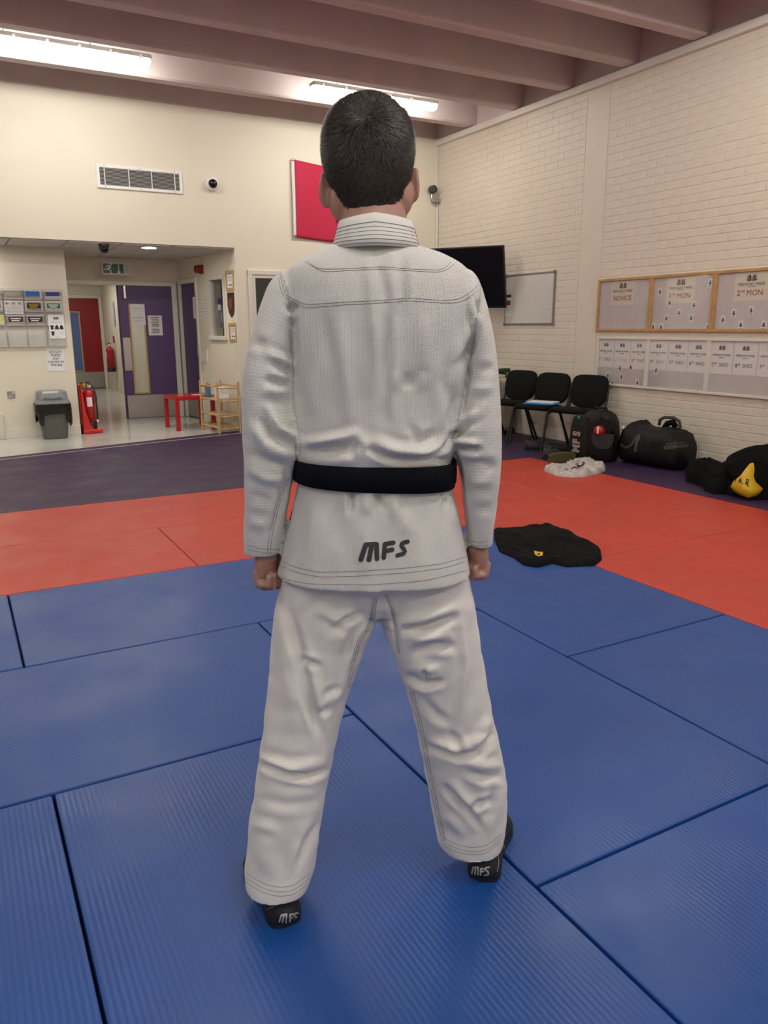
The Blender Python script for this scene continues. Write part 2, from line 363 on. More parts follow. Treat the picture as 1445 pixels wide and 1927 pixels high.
# ================================================================== LAMPS
def tube_light(x, y, label, z=3.905, visible=True):
    t = thing('tube_light', label, 'ceiling light', (x, y, z), 0, 'tube lights hung between the beams')
    Lh = 0.81; rings = []
    for sx, s in [(-Lh, .35), (-Lh+.01, .75), (-Lh+.04, 1), (Lh-.04, 1), (Lh-.01, .75), (Lh, .35)]:
        rings.append([(sx, 0.062*s*math.cos(a), -0.0+(-0.062*s*math.sin(a) if math.sin(a) > 0 else 0)) for a in [PI*k/10 for k in range(11)]])
    MB().loft(rings, False).add([rings[0][0]]+rings[0][1:], [tuple(range(11))]).add(rings[-1], [tuple(range(11))[::-1]]).build('diffuser', M_lamp, t, True)
    MB().bbox((-Lh-.005, -0.068, 0.0), (Lh+.005, 0.068, 0.05), 0.02, 3).build('housing', mat('grey_lamp_housing', (0.42, 0.43, 0.42), 0.5), t)
    for cx_ in (-.7, -.42, -.14, .14, .42, .7):
        for s in (-1, 1): B('clip', (cx_-.012, s*.07-.006, -0.015), (cx_+.012, s*.07+.006, 0.03), M_chrome, t)
    for cx_ in (-.5, .25): MB().tube([(cx_, 0, .04), (cx_, 0, 4.42-z)], 0.006).build('hanger', M_chrome, t)
    return t
tube_light(4.62, 8.52, "lit tube light hanging behind the person's head")
tube_light(1.26, 8.52, 'lit tube light in the upper left corner of the picture')
for nm, x, y in [('far left', -2.1, 8.52), ('left middle', -2.1, 4.02), ('centre', 1.26, 4.02), ('right middle', 4.62, 4.02),
                 ('left near', -2.1, 0.34), ('near overhead', 1.26, 0.34), ('right near', 4.62, 0.34), ('left rear', -2.1, -2.4), ('rear', 1.26, -2.4), ('right rear', 4.62, -2.4)]:
    tube_light(x, y, 'lit tube light above the picture, %s fitting' % nm)

# ================================================================== BACK WALL
# air vent
t = thing('air_vent', 'white framed air grille with horizontal slats high on the back wall', 'vent', (2.18, YB, 3.022))
hw, hh = 0.49, 0.127
MB().bbox((-hw, -.018, hh-.034), (hw, 0, hh), .003).bbox((-hw, -.018, -hh), (hw, 0, -hh+.034), .003).bbox((-hw, -.018, -hh+.03), (-hw+.036, 0, hh-.03), .003).bbox((hw-.036, -.018, -hh+.03), (hw, 0, hh-.03), .003).build('vent_frame', M_white, t)
B('backing', (-hw+.03, -.004, -hh+.03), (hw-.03, 0, hh-.03), mat('dark_duct', (0.04, 0.038, 0.035), 0.8), t)
for i in range(13):
    z = -hh+.042+i*(2*hh-.084)/12; MB().add([(-hw+.035, -.014, z), (hw-.035, -.014, z), (hw-.035, -.004, z+.001), (-hw+.035, -.004, z+.001), (-hw+.035, -.014, z-.0025), (hw-.035, -.014, z-.0025)], [(0, 1, 2, 3), (4, 5, 1, 0)]).build('slat', M_white, t)
for x in (-.40, -.13, .13, .40): B('divider', (x-.004, -.017, -hh+.03), (x+.004, -.003, hh-.03), M_white, t)
for x in (-.4, 0, .4):
    for z in (-hh+.016, hh-.016): MB().lathe([(.006, -.02), (.006, -.016)], (x, 0, z), 10, 'y').build('screw', M_grey, t)
# dome cameras
def dome(loc, label, up=False):
    t = thing('dome_camera', label, 'security camera', loc)
    if up: t.rotation_euler = (PI/2, 0, 0)
    MB().lathe([(.085, 0), (.085, -.02), (.075, -.045), (.058, -.055)], n=28, axis='y').build('housing', M_white, t, True)
    MB().lathe([(.054, -.05)]+[(.054*math.cos(a), -.055-.05*math.sin(a)) for a in [PI/2*k/8 for k in range(9)]], n=28, axis='y').build('dome', mat('black_dome', (.008, .008, .01), .08), t, True)
    for a in range(4): MB().lathe([(.005, -.04), (.005, -.036)], (.072*math.cos(a*PI/2), -.001, .072*math.sin(a*PI/2)), 8, 'y').build('screw', M_grey, t)
    return t
dome((3.03, YB, 3.035), 'white dome camera with black eye on the back wall')
p_ = onp(2, ZA, 195, 459)
d2 = dome((p_.x, p_.y, ZA), 'black half-dome camera under the entrance ceiling'); d2.rotation_euler = (PI/2, 0, 0); [setattr(c_, 'scale', (.72, 1, .72)) for c_ in d2.children if c_.name.startswith('housing')]; [c_.data.materials.__setitem__(0, M_black) for c_ in d2.children if c_.name.startswith('housing')]
# flag
t = thing('flag', "crimson flag with white hoist strip pinned to the wall behind the person's head", 'flag', (4.07, YB-.012, 2.95))
def flag_pt(u, v):
    x = u*1.42; z = .465-v*.935-.055*math.sin(PI*u)*(1-.25*v)
    y = -.02-.012*math.sin(3.1*u*PI+2.2*v)-.01*math.sin(6*v+5*u)*u
    return (x, y, z)
def grid(f, nu, nv, th=0.0):
    mb = MB(); mb.v = [tuple(f(i/nu, j/nv)) for j in range(nv+1) for i in range(nu+1)]
    mb.f = [(j*(nu+1)+i, j*(nu+1)+i+1, (j+1)*(nu+1)+i+1, (j+1)*(nu+1)+i) for j in range(nv) for i in range(nu)]
    if th:
        n = len(mb.v); mb.v += [(x, y+th, z) for x, y, z in mb.v]; fs = list(mb.f)
        mb.f += [tuple(q+n for q in f_[::-1]) for f_ in fs]
        ring = [i for i in range(nu+1)]+[j*(nu+1)+nu for j in range(1, nv+1)]+[nv*(nu+1)+i for i in range(nu-1, -1, -1)]+[j*(nu+1) for j in range(nv-1, 0, -1)]
        mb.f += [(ring[i], ring[(i+1) % len(ring)], ring[(i+1) % len(ring)]+n, ring[i]+n) for i in range(len(ring))]
    return mb
grid(lambda u, v: flag_pt(.028+u*.972, v), 40, 26, .002).build('cloth', mat('crimson_cloth', s2l(188, 30, 68), .75), t, True)
grid(lambda u, v: flag_pt(u*.03, v), 2, 20, .003).build('hoist_strip', mat('white_canvas', (.75, .73, .7), .8), t, True)
for z in (.455, -.455): MB().lathe([(.006, -.03), (.016, -.028), (.016, -.024)], (.02, 0, z), 12, 'y').build('grommet', M_chrome, t, True)
e = onp(1, YB-.05, 636, 411)
MB().lathe([(.0, -.003), (.02, -.002), (.02, 0)], (0, 0, 0), 14, 'y').xf(Matrix.Translation((e.x-4.07, -.043, e.z-2.95)) @ Matrix.Rotation(.35, 4, 'Y') @ Matrix.Diagonal((.8, 1, 2.3, 1))).build('emblem_edge', M_ink, t)
MB().lathe([(.0, -.003), (.014, -.002), (.014, 0)], (0, 0, 0), 14, 'y').xf(Matrix.Translation((e.x-4.066, -.046, e.z-2.95)) @ Matrix.Rotation(.35, 4, 'Y') @ Matrix.Diagonal((.8, 1, 2.3, 1))).build('emblem', M_white, t)
# corner bullet camera and its conduit
t = thing('corner_camera', 'small grey camera on a bracket arm in the room corner', 'security camera', (6.20, YB-.05, 3.1))
MB().bbox((-.02, -.03, -.06), (.1, .03, .0), .006).build('bracket', M_steel, t)
MB().tube([(-.01, 0, -.04), (-.03, 0, 0), (-.03, 0, .06)], .012).build('arm', M_chrome, t)
MB().lathe([(.03, .03), (.055, .0), (.055, -.07), (.045, -.08), (.02, -.075)], (-.03, 0, .1), 20, 'y').build('lens_hood', mat('dark_grey_metal', (.05, .05, .055), .4), t, True)
tag(MB().tube([(6.29, YB-.02, 3.04), (6.29, YB-.02, 1.6)], .012).build('cable_conduit', M_gloss), 'thin cream conduit running down the corner below the camera', 'conduit')
# dark door on the back wall
t = struct(thing('door_1', 'dark door with cream architrave left of the person', 'x', (3.437, YB, 0))); del t['category']
for q in [((0, -.03, 0), (.06, 0, 2.05)), ((.92, -.03, 0), (.98, 0, 2.05)), ((.0, -.0315, 1.99), (.98, 0, 2.052))]: B('architrave', *q, M_frame, t, .008)
for q in [((.055, -.018, 0), (.10, 0, 2.0)), ((.88, -.018, 0), (.925, 0, 2.0)), ((.055, -.0195, 1.95), (.925, 0, 2.0))]: B('door_stop', *q, M_frame, t, .005)
B('leaf', (.095, -.008, 0.005), (.885, 0, 1.955), mat('charcoal_laminate', (.028, .03, .028), .45), t)
MB().tube([(.16, -.01, 1.0), (.16, -.05, 1.0), (.28, -.05, 1.0)], .009).build('handle', M_chrome, t)

# ================================================================== RIGHT WALL
RW = -PI/2
def wall_thing(name, label, cat, y, z, group=None, x=None): return thing(name, label, cat, (XR if x is None else x, y, z), RW, group)
def frame4(w, h, b, d, m, parent, name='frame_rail', r=.003):
    for q in [((-w/2, -d, h/2-b), (w/2, 0, h/2)), ((-w/2, -d, -h/2), (w/2, 0, -h/2+b)), ((-w/2, -d, -h/2+b), (-w/2+b, 0, h/2-b)), ((w/2-b, -d, -h/2+b), (w/2, 0, h/2-b))]: B(name, *q, m, parent, r)
# whiteboard
t = wall_thing('whiteboard', 'wall whiteboard in aluminium frame beside the television', 'whiteboard', 7.715, 1.665)
B('panel', (-.46, -.012, -.295), (.46, 0, .295), mat('whiteboard_enamel', (.66, .65, .62), .22), t)
frame4(.94, .61, .018, .02, mat('aluminium', (.3, .31, .32), .35, metal=.8), t)
for sx in (-1, 1):
    for sz in (-1, 1): B('corner_cap', (sx*.46-.018, -.026, sz*.297-.018), (sx*.46+.018, 0, sz*.297+.018), M_grey, t, .006)
M_faint = mat('faint_marker', (.45, .5, .5), .6)
for i, (x0_, x1_, z) in enumerate([(-.4, -.05, .235), (-.3, -.02, .17), (-.2, -.06, .14), (.22, .40, -.13), (.24, .38, -.165), (.26, .36, -.2), (.25, .37, -.23)]): B('marker_line', (x0_, -.0128, z), (x1_, -.012, z+.005), M_faint, t)
p = thing('poster', 'small narrow poster stuck to the left side of the whiteboard', 'poster', (XR-.0135, 7.715+.40, 1.60), RW)
B('sheet', (-.062, -.002, -.13), (.062, 0, .13), M_paper, p)
B('banner', (-.062, -.0026, .095), (.062, -.002, .13), M_ink, p); B('print', (-.05, -.0026, .0), (.05, -.002, .06), mat('maroon_print', (.2, .05, .06), .7), p)
for i in range(5): B('text_line', (-.045, -.0026, -.03-i*.018), (.045-.01*(i % 3), -.002, -.024-i*.018), M_faint, p)
# television on a corner bracket
ang = math.radians(-55); pb = onp(0, 6.2, 952, 580)
tx, tz = Vector((math.cos(ang), math.sin(ang), 0)), Vector((0, 0, 1))
t = thing('television', 'large black flat television tilted down in the corner', 'television', (pb.x, pb.y, pb.z)); t.rotation_euler = (math.radians(14), 0, ang)
Wt, Ht = 1.28, .76
MB().bbox((-Wt, 0, 0), (0, .055, Ht), .012).build('casing', mat('black_gloss_casing', (.01, .01, .011), .3), t)
B('screen', (-Wt+.018, -.001, .03), (-.018, .004, Ht-.018), mat('screen_glass', (.006, .007, .009), .12), t)
B('speaker_bar', (-Wt+.01, -.004, .004), (-.01, .004, .024), M_black, t)
MB().tube([(-Wt*.5, .05, .4), (-Wt*.5, .545, .4)], .025).bbox((-Wt*.7, .05, .2), (-Wt*.4, .08, .56), .005).build('bracket', M_black, t)
# noticeboards
M_pin = mat('pin_wood', (.50, .30, .12), .5, var=.15, vscale=20)
M_pane = mat('clear_cover', (.95, .95, .95), .06, trans=1, alpha=.22)
M_back = mat('board_paper', (.62, .58, .575), .7, var=.05, vscale=7)
M_cream = mat('cream_sheet', (.72, .68, .57), .7)
INK = {'red': mat('red_ink', (.35, .04, .05), .7), 'yellow': mat('yellow_ink', (.62, .58, .12), .7), 'green': mat('green_ink', (.12, .25, .1), .7), 'blue': mat('blue_ink', (.08, .13, .25), .7), 'navy': mat('navy_ink', (.06, .06, .18), .7), 'dark': mat('dark_ink', (.08, .08, .085), .7), 'pink': mat('pink_ink', (.5, .14, .15), .7), 'orange': mat('orange_ink', (.55, .22, .1), .7), 'violet': mat('violet_ink', (.15, .08, .22), .7)}
def horns(parent, x, z, s, y):               # fan-shaped pair of striped horns
    for sd in (-1, 1):
        for c_, ang_, ln_, wd2 in [('navy', .28, .95, .15), ('orange', .62, 1.12, .15), ('violet', .95, 1.15, .15), ('dark', 1.26, 1.0, .14)]:
            ux_, uz_ = math.cos(ang_), math.sin(ang_); pts = []
            for t_, w2 in [(.1, .25), (.5, .75), (.8, 1), (.95, .75), (1.0, .3)]: pts.append((t_, w2))
            out = [(ux_*t_*ln_-uz_*w2*wd2, uz_*t_*ln_+ux_*w2*wd2) for t_, w2 in pts]+[(ux_*t_*ln_+uz_*w2*wd2, uz_*t_*ln_-ux_*w2*wd2) for t_, w2 in pts[::-1]]
            n = 5; mb = MB(); mb.add([(x+sd*(px_*.9+.06)*s, y, z+(pz-.55)*s) for px_, pz in out], [(i, i+1, 2*n-2-i, 2*n-1-i) for i in range(n-1)]); mb.build('emblem', INK[c_], parent)
def name_card(parent, x, z, y, blue=False, rot=0.0):
    c = B('name_card', (-.024, -.0015, -.041), (.024, 0, .041), M_paper, parent); c.location = (x, y, z); c.rotation_euler = (0, rot, 0)
    MB().lathe([(.0, -.002), (.009, -.002), (.009, -.0016)], (0, 0, .018), 8, 'y').box((-.013, -.002, -.014), (.013, -.0016, .010)).build('photo', INK['blue'] if blue else INK['dark'], c)
    B('name_line', (-.014, -.002, -.031), (.014, -.0016, -.025), INK['blue'], c)
def heading(parent, x, ztop, w, h, ordn, word, colr, sheet_m, y, size):
    s_ = B('heading_sheet', (x-w/2, y-.001, ztop-h), (x+w/2, y, ztop), sheet_m, parent)
    horns(s_, x, ztop-h*.185, w*.17, y-.0018)
    letter('MEDWAY PARK', w*.115, INK['dark'], s_, (x, y-.0016, ztop-h*.42)); B('text_line', (x-w*.12, y-.0018, ztop-h*.50), (x+w*.12, y-.001, ztop-h*.485), INK['dark'], s_)
    zt = ztop-h*.72
    if ordn:
        wd = size*2.0
        letter(ordn[0], size, INK[colr], s_, (x-wd*.86, y-.0016, zt), bold=.0006); letter(ordn[1:], size*.55, INK[colr], s_, (x-wd*.56, y-.0016, zt+size*.28), bold=.0004)
        letter(word, size, INK[colr], s_, (x+wd*.30, y-.0016, zt))
    else: letter(word, size, INK[colr], s_, (x, y-.0016, zt), bold=.0006)
top = [(6.525, 5.775, 'novice noticeboard in wooden frame, leftmost of the top row', None, 'NOVICE', []),
       (5.775, 5.02, 'wooden framed noticeboard headed first MON, with many name cards', '1st', 'MON',
        [(-.27, .11), (-.14, .0), (-.165, -.15), (-.015, -.10), (.155, -.03), (.135, -.15), (.315, .17), (-.325, -.235), (-.225, -.235), (.335, -.235)]),
       (5.02, 4.27, 'wooden framed noticeboard headed second MON, at the right edge', '2nd', 'MON',
        [(-.26, -.17), (-.15, -.11), (-.065, -.215), (.025, -.09), (.165, -.215), (.28, -.19)])]
for y1, y0_, lb, on, wd_, cards in top:
    t = wall_thing('notice_board', lb, 'noticeboard', (y1+y0_)/2, 1.56, 'wooden noticeboards of the top row'); W_ = y1-y0_; H_ = .55
    B('backing', (-W_/2+.01, -.010, -H_/2+.01), (W_/2-.01, 0, H_/2-.01), M_back, t)
    frame4(W_, H_, .027, .028, M_pin, t)
    heading(t, -.02 if not on else (-.02 if on == '1st' else .0), .245, .34, .25, on, wd_, 'red', M_cream, -.0105, .070)
    for i, (cx_, cz) in enumerate(cards): name_card(t, cx_, cz, -.0108, i % 3 == 0, random.uniform(-.15, .15))
    B('cover_pane', (-W_/2+.02, -.021, -H_/2+.02), (W_/2-.02, -.018, H_/2-.02), M_pane, t)
bot = [(6.49, 5.765, 'white framed board with headings first to third SHO, leftmost of the lower row', [('1st', 'red'), ('2nd', 'yellow'), ('3rd', 'red')], [(-.01, -.07), (.145, -.055), (-.18, -.155), (.02, -.16), (-.105, -.235), (.25, -.21)]),
       (5.765, 5.02, 'white framed board with headings fourth to sixth SHO, below the first MON board', [('4th', 'green'), ('5th', 'blue'), ('6th', 'navy')], [(-.25, -.07)]),
       (5.02, 4.25, 'white framed board with headings seventh to ninth SHO, at the right edge', [('7th', 'dark'), ('8th', 'dark'), ('9th', 'pink')], [])]
M_plast = mat('plastic_sheet', (.60, .585, .57), .3, var=.04, vscale=5, bump=.004, bscale=9)
for y1, y0_, lb, hs, cards in bot:
    t = wall_thing('notice_board', lb, 'noticeboard', (y1+y0_)/2, .966, 'white framed noticeboards of the lower row'); W_ = y1-y0_; H_ = .522
    B('backing', (-W_/2+.01, -.008, -H_/2+.01), (W_/2-.01, 0, H_/2-.01), M_plast, t)
    frame4(W_, H_, .024, .026, mat('white_board_frame', (.74, .71, .66), .5), t)
    for i, (on, cl) in enumerate(hs): heading(t, -W_/3+.01+i*(W_/3-.005), .235, W_/3-.014, .30, on, 'SHO', cl, M_paper, -.0088, .050)
    for i, (cx_, cz) in enumerate(cards): name_card(t, cx_, cz, -.0106, i % 2 == 0, random.uniform(-.2, .2))
    B('cover_pane', (-W_/2+.02, -.019, -H_/2+.02), (W_/2-.02, -.016, H_/2-.02), M_pane, t)

# ================================================================== CHAIRS
M_fab = mat('black_upholstery', (.008, .008, .009), .9, spec=.2, bump=.0008, bscale=400)
M_leg = mat('black_tube', (.012, .012, .013), .4)
def pad(w, d, t_, curve_bottom=0.0, n=10):
    rings = []
    for zz, s in [(0, .90), (t_*.15, .97), (t_*.5, 1), (t_*.85, .97), (t_, .90)]:
        ring = []
        for k_ in range(40):
            a = 2*PI*k_/40; c_, s_ = math.cos(a), math.sin(a); e_ = 2/4.2
            x = math.copysign(abs(c_)**e_, c_)*w/2*s; y = math.copysign(abs(s_)**e_, s_)*d/2*s
            if y < 0: y -= curve_bottom*(1-(2*x/w)**2)
            ring.append((x, y, zz))
        rings.append(ring)
    return MB().loft(rings)
def make_chair(label):
    t = thing('stacking_chair', label, 'chair', group='black chairs along the brick wall')
    s_ = pad(.47, .42, .055, .025); s_.xf(Matrix.Translation((0, -.03, .42)) @ Matrix.Rotation(-.05, 4, 'X')).build('seat', M_fab, t, True)
    bk = pad(.46, .33, .05, .045); bk.xf(Matrix.Translation((0, .235, .655)) @ Matrix.Rotation(PI/2-.22, 4, 'X') @ Matrix.Translation((0, 0, -.01))).build('backrest', M_fab, t, True)
    for sx in (-1, 1):
        x = sx*.235
        MB().tube([(x*1.06, -.285, 0), (x, -.20, .40), (x, -.13, .435)], .014, 8).build('leg', M_leg, t)
        MB().tube([(x*1.06, .25, 0), (x, .04, .40), (x, -.02, .435)], .014, 8).build('leg', M_leg, t)
        MB().tube([(x, -.19, .425), (x, .14, .43), (x*.98, .19, .46), (x*.96, .225, .56), (x*.9, .265, .72)], .013, 8).build('back_support', M_leg, t)
    for y in (-.12, .06): MB().tube([(-.235, y, .425), (.235, y, .425)], .012).build('seat_rail', M_leg, t)
    return t
ch = make_chair('black stacking chair, second from the white suitcase, with an empty seat')
spots = [((5.86, 7.47), 'black stacking chair with empty seat, leftmost fully visible one'), ((5.84, 6.87), 'black stacking chair holding the white papers and blue folder'), ((5.92, 6.36), 'black stacking chair behind the backpack, rightmost of the row'), ((5.68, 8.02), "black stacking chair almost hidden behind the person's right sleeve")]
for i, ((x, y), lb) in enumerate(spots):
    o = ch if i == 0 else copy_tree(ch); o.location = (x, y, 0); o.rotation_euler = (0, 0, math.radians(-76)); o['label'] = lb
t = thing('folder', 'bright blue folder lying on the middle chair under white papers', 'folder', (5.80, 6.80, .488), math.radians(-62))
B('cover', (-.17, -.14, 0), (.17, .13, .008), mat('blue_card', s2l(30, 140, 205), .45), t, .002); B('flap', (-.17, -.14, .008), (.17, -.05, .012), mat('blue_card', s2l(30, 140, 205), .45), t, .001)
t = tag(B('paper_stack', (-.17, -.05, 0), (.15, .15, .012), M_paper, None, .001), 'white papers on top of the blue folder on the chair', 'paper'); t.location = (5.80, 6.80, .4975); t.rotation_euler = (0, 0, math.radians(-62))
t = thing('suitcase', 'pale ribbed hard suitcase standing behind the leftmost chair', 'suitcase', (6.185, 8.05, 0), RW)
MB().bbox((-.2, -.10, .06), (.2, .10, .70), .05, 4).build('shell', mat('pale_shell', (.55, .53, .42), .45), t)
for x in (-.14, -.07, 0, .07, .14): B('rib', (x-.012, -.108, .1), (x+.012, .108, .66), mat('pale_shell2', (.60, .58, .47), .45), t, .008)
MB().tube([(-.08, 0, .69), (-.08, 0, .75), (.08, 0, .75), (.08, 0, .69)], .012).build('handle', M_black, t)
for x in (-.15, .15):
    for y in (-.08, .08): MB().lathe([(.03, -.015), (.03, .015)], (x, y, .03), 14, 'x').build('wheel', M_black, t)
tag(MB().bbox((-.12, -.05, .0), (.12, .05, .05), .015).xf(Matrix.Translation((6.185, 8.04, .763)) @ Matrix.Rotation(.4, 4, 'Z')).build('folded_cloth', mat('dark_green_cloth', (.01, .05, .015), .9)), 'dark green cloth bundle on top of the pale suitcase', 'cloth')

# ================================================================== SOFT THINGS ON THE FLOOR
M_blk = mat('black_cloth', (.004, .004, .0045), .9, spec=.15, bump=.001, bscale=200)
M_nyl = mat('black_nylon', (.007, .0065, .0065), .6, spec=.3, bump=.0015, bscale=60)
def pnoise(x, y, z=0.0): return mnoise.noise(Vector((x, y, z)))
def heap(poly, hfun, rn=26, an=96, fold=.012, fs=9.0, seed=0.0, stretch=(1, 1), edge=.35):
    n = len(poly); P2 = [Vector((p[0], p[1])) for p in poly]; c = sum(P2, Vector((0, 0)))/n
    per = [0]
    for i in range(n): per.append(per[-1]+(P2[(i+1) % n]-P2[i]).length)
    out = []
    for k_ in range(an):
        s = per[-1]*k_/an; i = max(j for j in range(n) if per[j] <= s+1e-9); q = (s-per[i])/max(1e-9, per[i+1]-per[i]); out.append(P2[i].lerp(P2[(i+1) % n], q))
    for _ in range(1): out = [(out[k_-1]+out[k_]*2+out[(k_+1) % an])/4 for k_ in range(an)]
    mb = MB(); rings = []
    for j in range(rn+1):
        rr = 1-j/rn*.97; ring = []
        for k_ in range(an):
            p = c+(out[k_]-c)*rr; e_ = (1-rr**(1/edge)) if rr < 1 else 0
            prof = min(1, (1-rr)/.12)**.5 if rr < 1 else 0
            h = hfun(p.x, p.y)*prof
            fl_ = pnoise(p.x*fs*stretch[0]+seed, p.y*fs*stretch[1]-seed, seed)+.5*pnoise(p.x*fs*2.3*stretch[0], p.y*fs*2.3*stretch[1], seed+4)
            rid = (1-abs(fl_))**2-.45
            ring.append((p.x, p.y, max(.002, h+prof*fold*rid*1.6)))
        rings.append(ring)
    base = [(x, y, 0.0) for x, y, z in rings[0]]
    return mb.loft([base]+rings)
def G2(px, py, z=0.0): p = onp(2, z, px, py); return (p.x, p.y)
# folded black garment on the mats
poly = [G2(*q, .012) for q in [(930, 993), (990, 989), (1032, 985), (1060, 1001), (1103, 1020), (1130, 1030), (1133, 1050), (1120, 1061), (1066, 1064), (1040, 1057), (1012, 1065), (985, 1061), (967, 1047), (940, 1036), (930, 1012)]]
t = heap(poly, lambda x, y: .022+.035*math.exp(-((x-3.28)**2+(y-3.6)**2)/.05), fold=.016, fs=6.0, seed=1.3, stretch=(1.0, .55), an=160).build('folded_garment', M_blk, None, True)
tag(t, 'folded black garment lying where the blue and red mats meet', 'clothing')
def conform_patch(obj_, pts_px, m, name, parent, off=.003):
    dg = bpy.context.evaluated_depsgraph_get(); bv = BVHTree.FromObject(obj_, dg); MI = obj_.matrix_world.inverted(); mb = MB(); vs_ = []
    for (px, py) in pts_px:
        d = ray(px, py).normalized(); h = bv.ray_cast(MI @ CAMP, (MI.to_3x3() @ d).normalized())
        vs_.append(tuple((h[0] if h[0] else MI @ (CAMP+d*4))+(h[1] if h[1] else Vector((0, 0, 1)))*off))
    mb.add(vs_, [tuple(range(len(vs_)))]); return mb.build(name, m, parent)
M_yel = mat('yellow_fabric', s2l(214, 176, 22), .6)
p = conform_patch(t, [(1005, 1037), (1013, 1039), (1022, 1039), (1021, 1046), (1012, 1048), (1006, 1044)], M_yel, 'yellow_tag', t)
p = conform_patch(t, [(1011, 1043), (1016, 1042.5), (1016, 1046), (1011, 1046.5)], M_ink, 'tag_print', t, .006)
# clear plastic bag
poly = [G2(*q, .01) for q in [(1021, 884), (1045, 886), (1060, 880), (1078, 870), (1090, 868), (1112, 870), (1138, 877), (1140, 884), (1126, 890), (1100, 896), (1075, 897), (1048, 894)]]
t = heap(poly, lambda x, y: .045+.035*pnoise(x*4, y*4, 3), fold=.03, fs=7, seed=5.1, stretch=(.8, 1.3)).build('plastic_bag', mat('milky_plastic', (.62, .56, .54), .22, trans=.15), None, True)
tag(t, 'crumpled translucent white plastic bag with black print on the red mat', 'bag')
def stroke_px(obj_, line, wpx, m, name, parent, off=.004):
    dg = bpy.context.evaluated_depsgraph_get(); bv = BVHTree.FromObject(obj_, dg); mb = MB(); L_, R_ = [], []
    MI = obj_.matrix_world.inverted()
    for i, p in enumerate(line):
        a = line[max(i-1, 0)]; b = line[min(i+1, len(line)-1)]; tx_, ty_ = b[0]-a[0], b[1]-a[1]; l = math.hypot(tx_, ty_) or 1
        for sgn, lst in ((1, L_), (-1, R_)):
            d = ray(p[0]-ty_/l*wpx/2*sgn, p[1]+tx_/l*wpx/2*sgn).normalized(); o_ = MI @ CAMP; dl = (MI.to_3x3() @ d).normalized()
            h = bv.ray_cast(o_, dl)
            lst.append(h[0]+h[1]*off if h[0] else None)
    vs_ = []; fs = []
    for i in range(len(line)):
        if L_[i] is None or R_[i] is None: continue
        vs_ += [L_[i], R_[i]]
    fs = [(2*i, 2*i+1, 2*i+3, 2*i+2) for i in range(len(vs_)//2-1)]
    return mb.add(vs_, fs).build(name, m, parent)
bpy.context.view_layer.update()
for ln, wd_ in [([(1063, 884), (1068, 883)], 2), ([(1075, 882.5), (1081, 879), (1084, 881)], 3), ([(1084, 882), (1091, 880.5)], 3), ([(1087, 872), (1086, 876), (1091, 877.5), (1097, 875), (1099, 871)], 3.5), ([(1099, 871), (1095, 870)], 2)]:
    stroke_px(t, ln, wd_, M_ink, 'print', t)
# olive shoes and dark shoes
def shoe(name, label, loc, rz, m, ms, high=.09, group=None):
    t = thing(name, label, 'shoe', loc, rz, group); rings = []
    for i in range(15):
        u = i/14; x = (u-.5)*.29; wd_ = .047*(.62+.5*math.sin(PI*min(1, .15+u*.75)))*(1 if u < .93 else .72)*(1 if u > .04 else .7)
        h = high if u < .38 else high-(high-.045)*min(1, (u-.38)/.42); h *= (1 if u < .95 else .7)
        ring = [(x, wd_*math.cos(a), .018+max(0, h*math.sin(a)) if math.sin(a) > 0 else .018+.004*math.sin(a)) for a in [2*PI*k_/16 for k_ in range(16)]]
        rings.append(ring)
    MB().loft(rings).build('upper', m, t, True)
    so = [[(r_[0][0]*1.02, y*1.08, z) for y, z in [(r_[0][1], 0.002), (r_[0][1], .02), (-r_[0][1], .02), (-r_[0][1], .002)]] for r_ in rings]
    MB().loft(so).build('sole', ms, t)
    MB().tube([(-.06, .02, high+.012), (-.06, -.02, high+.012)], .02, 8).build('ankle_opening', M_black, t)
    for i in range(4): MB().tube([(.0+i*.022, -.02, .085-i*.010+.012), (.0+i*.022, .02, .085-i*.010+.012)], .003, 6).build('lace', m, t)
    return t
M_dshoe = mat('black_shoe', (.012, .012, .012), .6); M_olive = mat('olive_sole', (.10, .095, .03), .7)
shoe('shoe', 'black shoe lying under the chairs, left of its pair', (5.60, 6.60, 0), -.35, M_dshoe, M_black, .1, 'shoes under the chairs')
shoe('shoe', 'black shoe lying under the chairs, right of its pair', (5.72, 6.44, 0), -.35, M_dshoe, M_black, .07, 'shoes under the chairs')
s_ = shoe('shoe', 'dark shoe with olive sole tipped over beside the plastic bag', (5.30, 5.86, .045), 2.9, M_dshoe, M_olive, .075); s_.rotation_euler = (1.3, 0, 2.9)
shoe('shoe', 'dark grey shoe standing against the backpack', (5.40, 6.07, 0), -.2, mat('charcoal_shoe', (.02, .021, .022), .6), M_black, .10)
# backpack
t = thing('backpack', 'open black backpack with grey letters on its side pocket', 'backpack', (5.72, 5.80, 0), math.radians(-62))
rings = []
for zz, wx, wy in [(0, .17, .13), (.03, .19, .15), (.15, .2, .16), (.28, .195, .15), (.4, .18, .14), (.47, .15, .115), (.505, .1, .07), (.515, .03, .02)]:
    rings.append([(math.copysign(abs(math.cos(a))**.62, math.cos(a))*wx*(1+.03*pnoise(a*2, zz*9)), math.copysign(abs(math.sin(a))**.62, math.sin(a))*wy*(1+.06*pnoise(a*2, zz*7, 2)), zz) for a in [2*PI*k_/48 for k_ in range(48)]])
MB().loft(rings).build('body', M_nyl, t, True)
pk = MB(); rings = []
for zz, s in [(.02, .8), (.06, 1), (.2, 1.05), (.34, .95), (.44, .75), (.47, .4)]:
    rings.append([(-.16+.10*s*math.cos(a), -.13-.05*s*max(-.4, math.sin(a)), zz) for a in [2*PI*k_/20 for k_ in range(20)]])
pk.loft(rings).build('side_pocket', mat('dark_grey_nylon', (.012, .0115, .0115), .7, spec=.3), t, True)
fl_ = MB(); rings = []
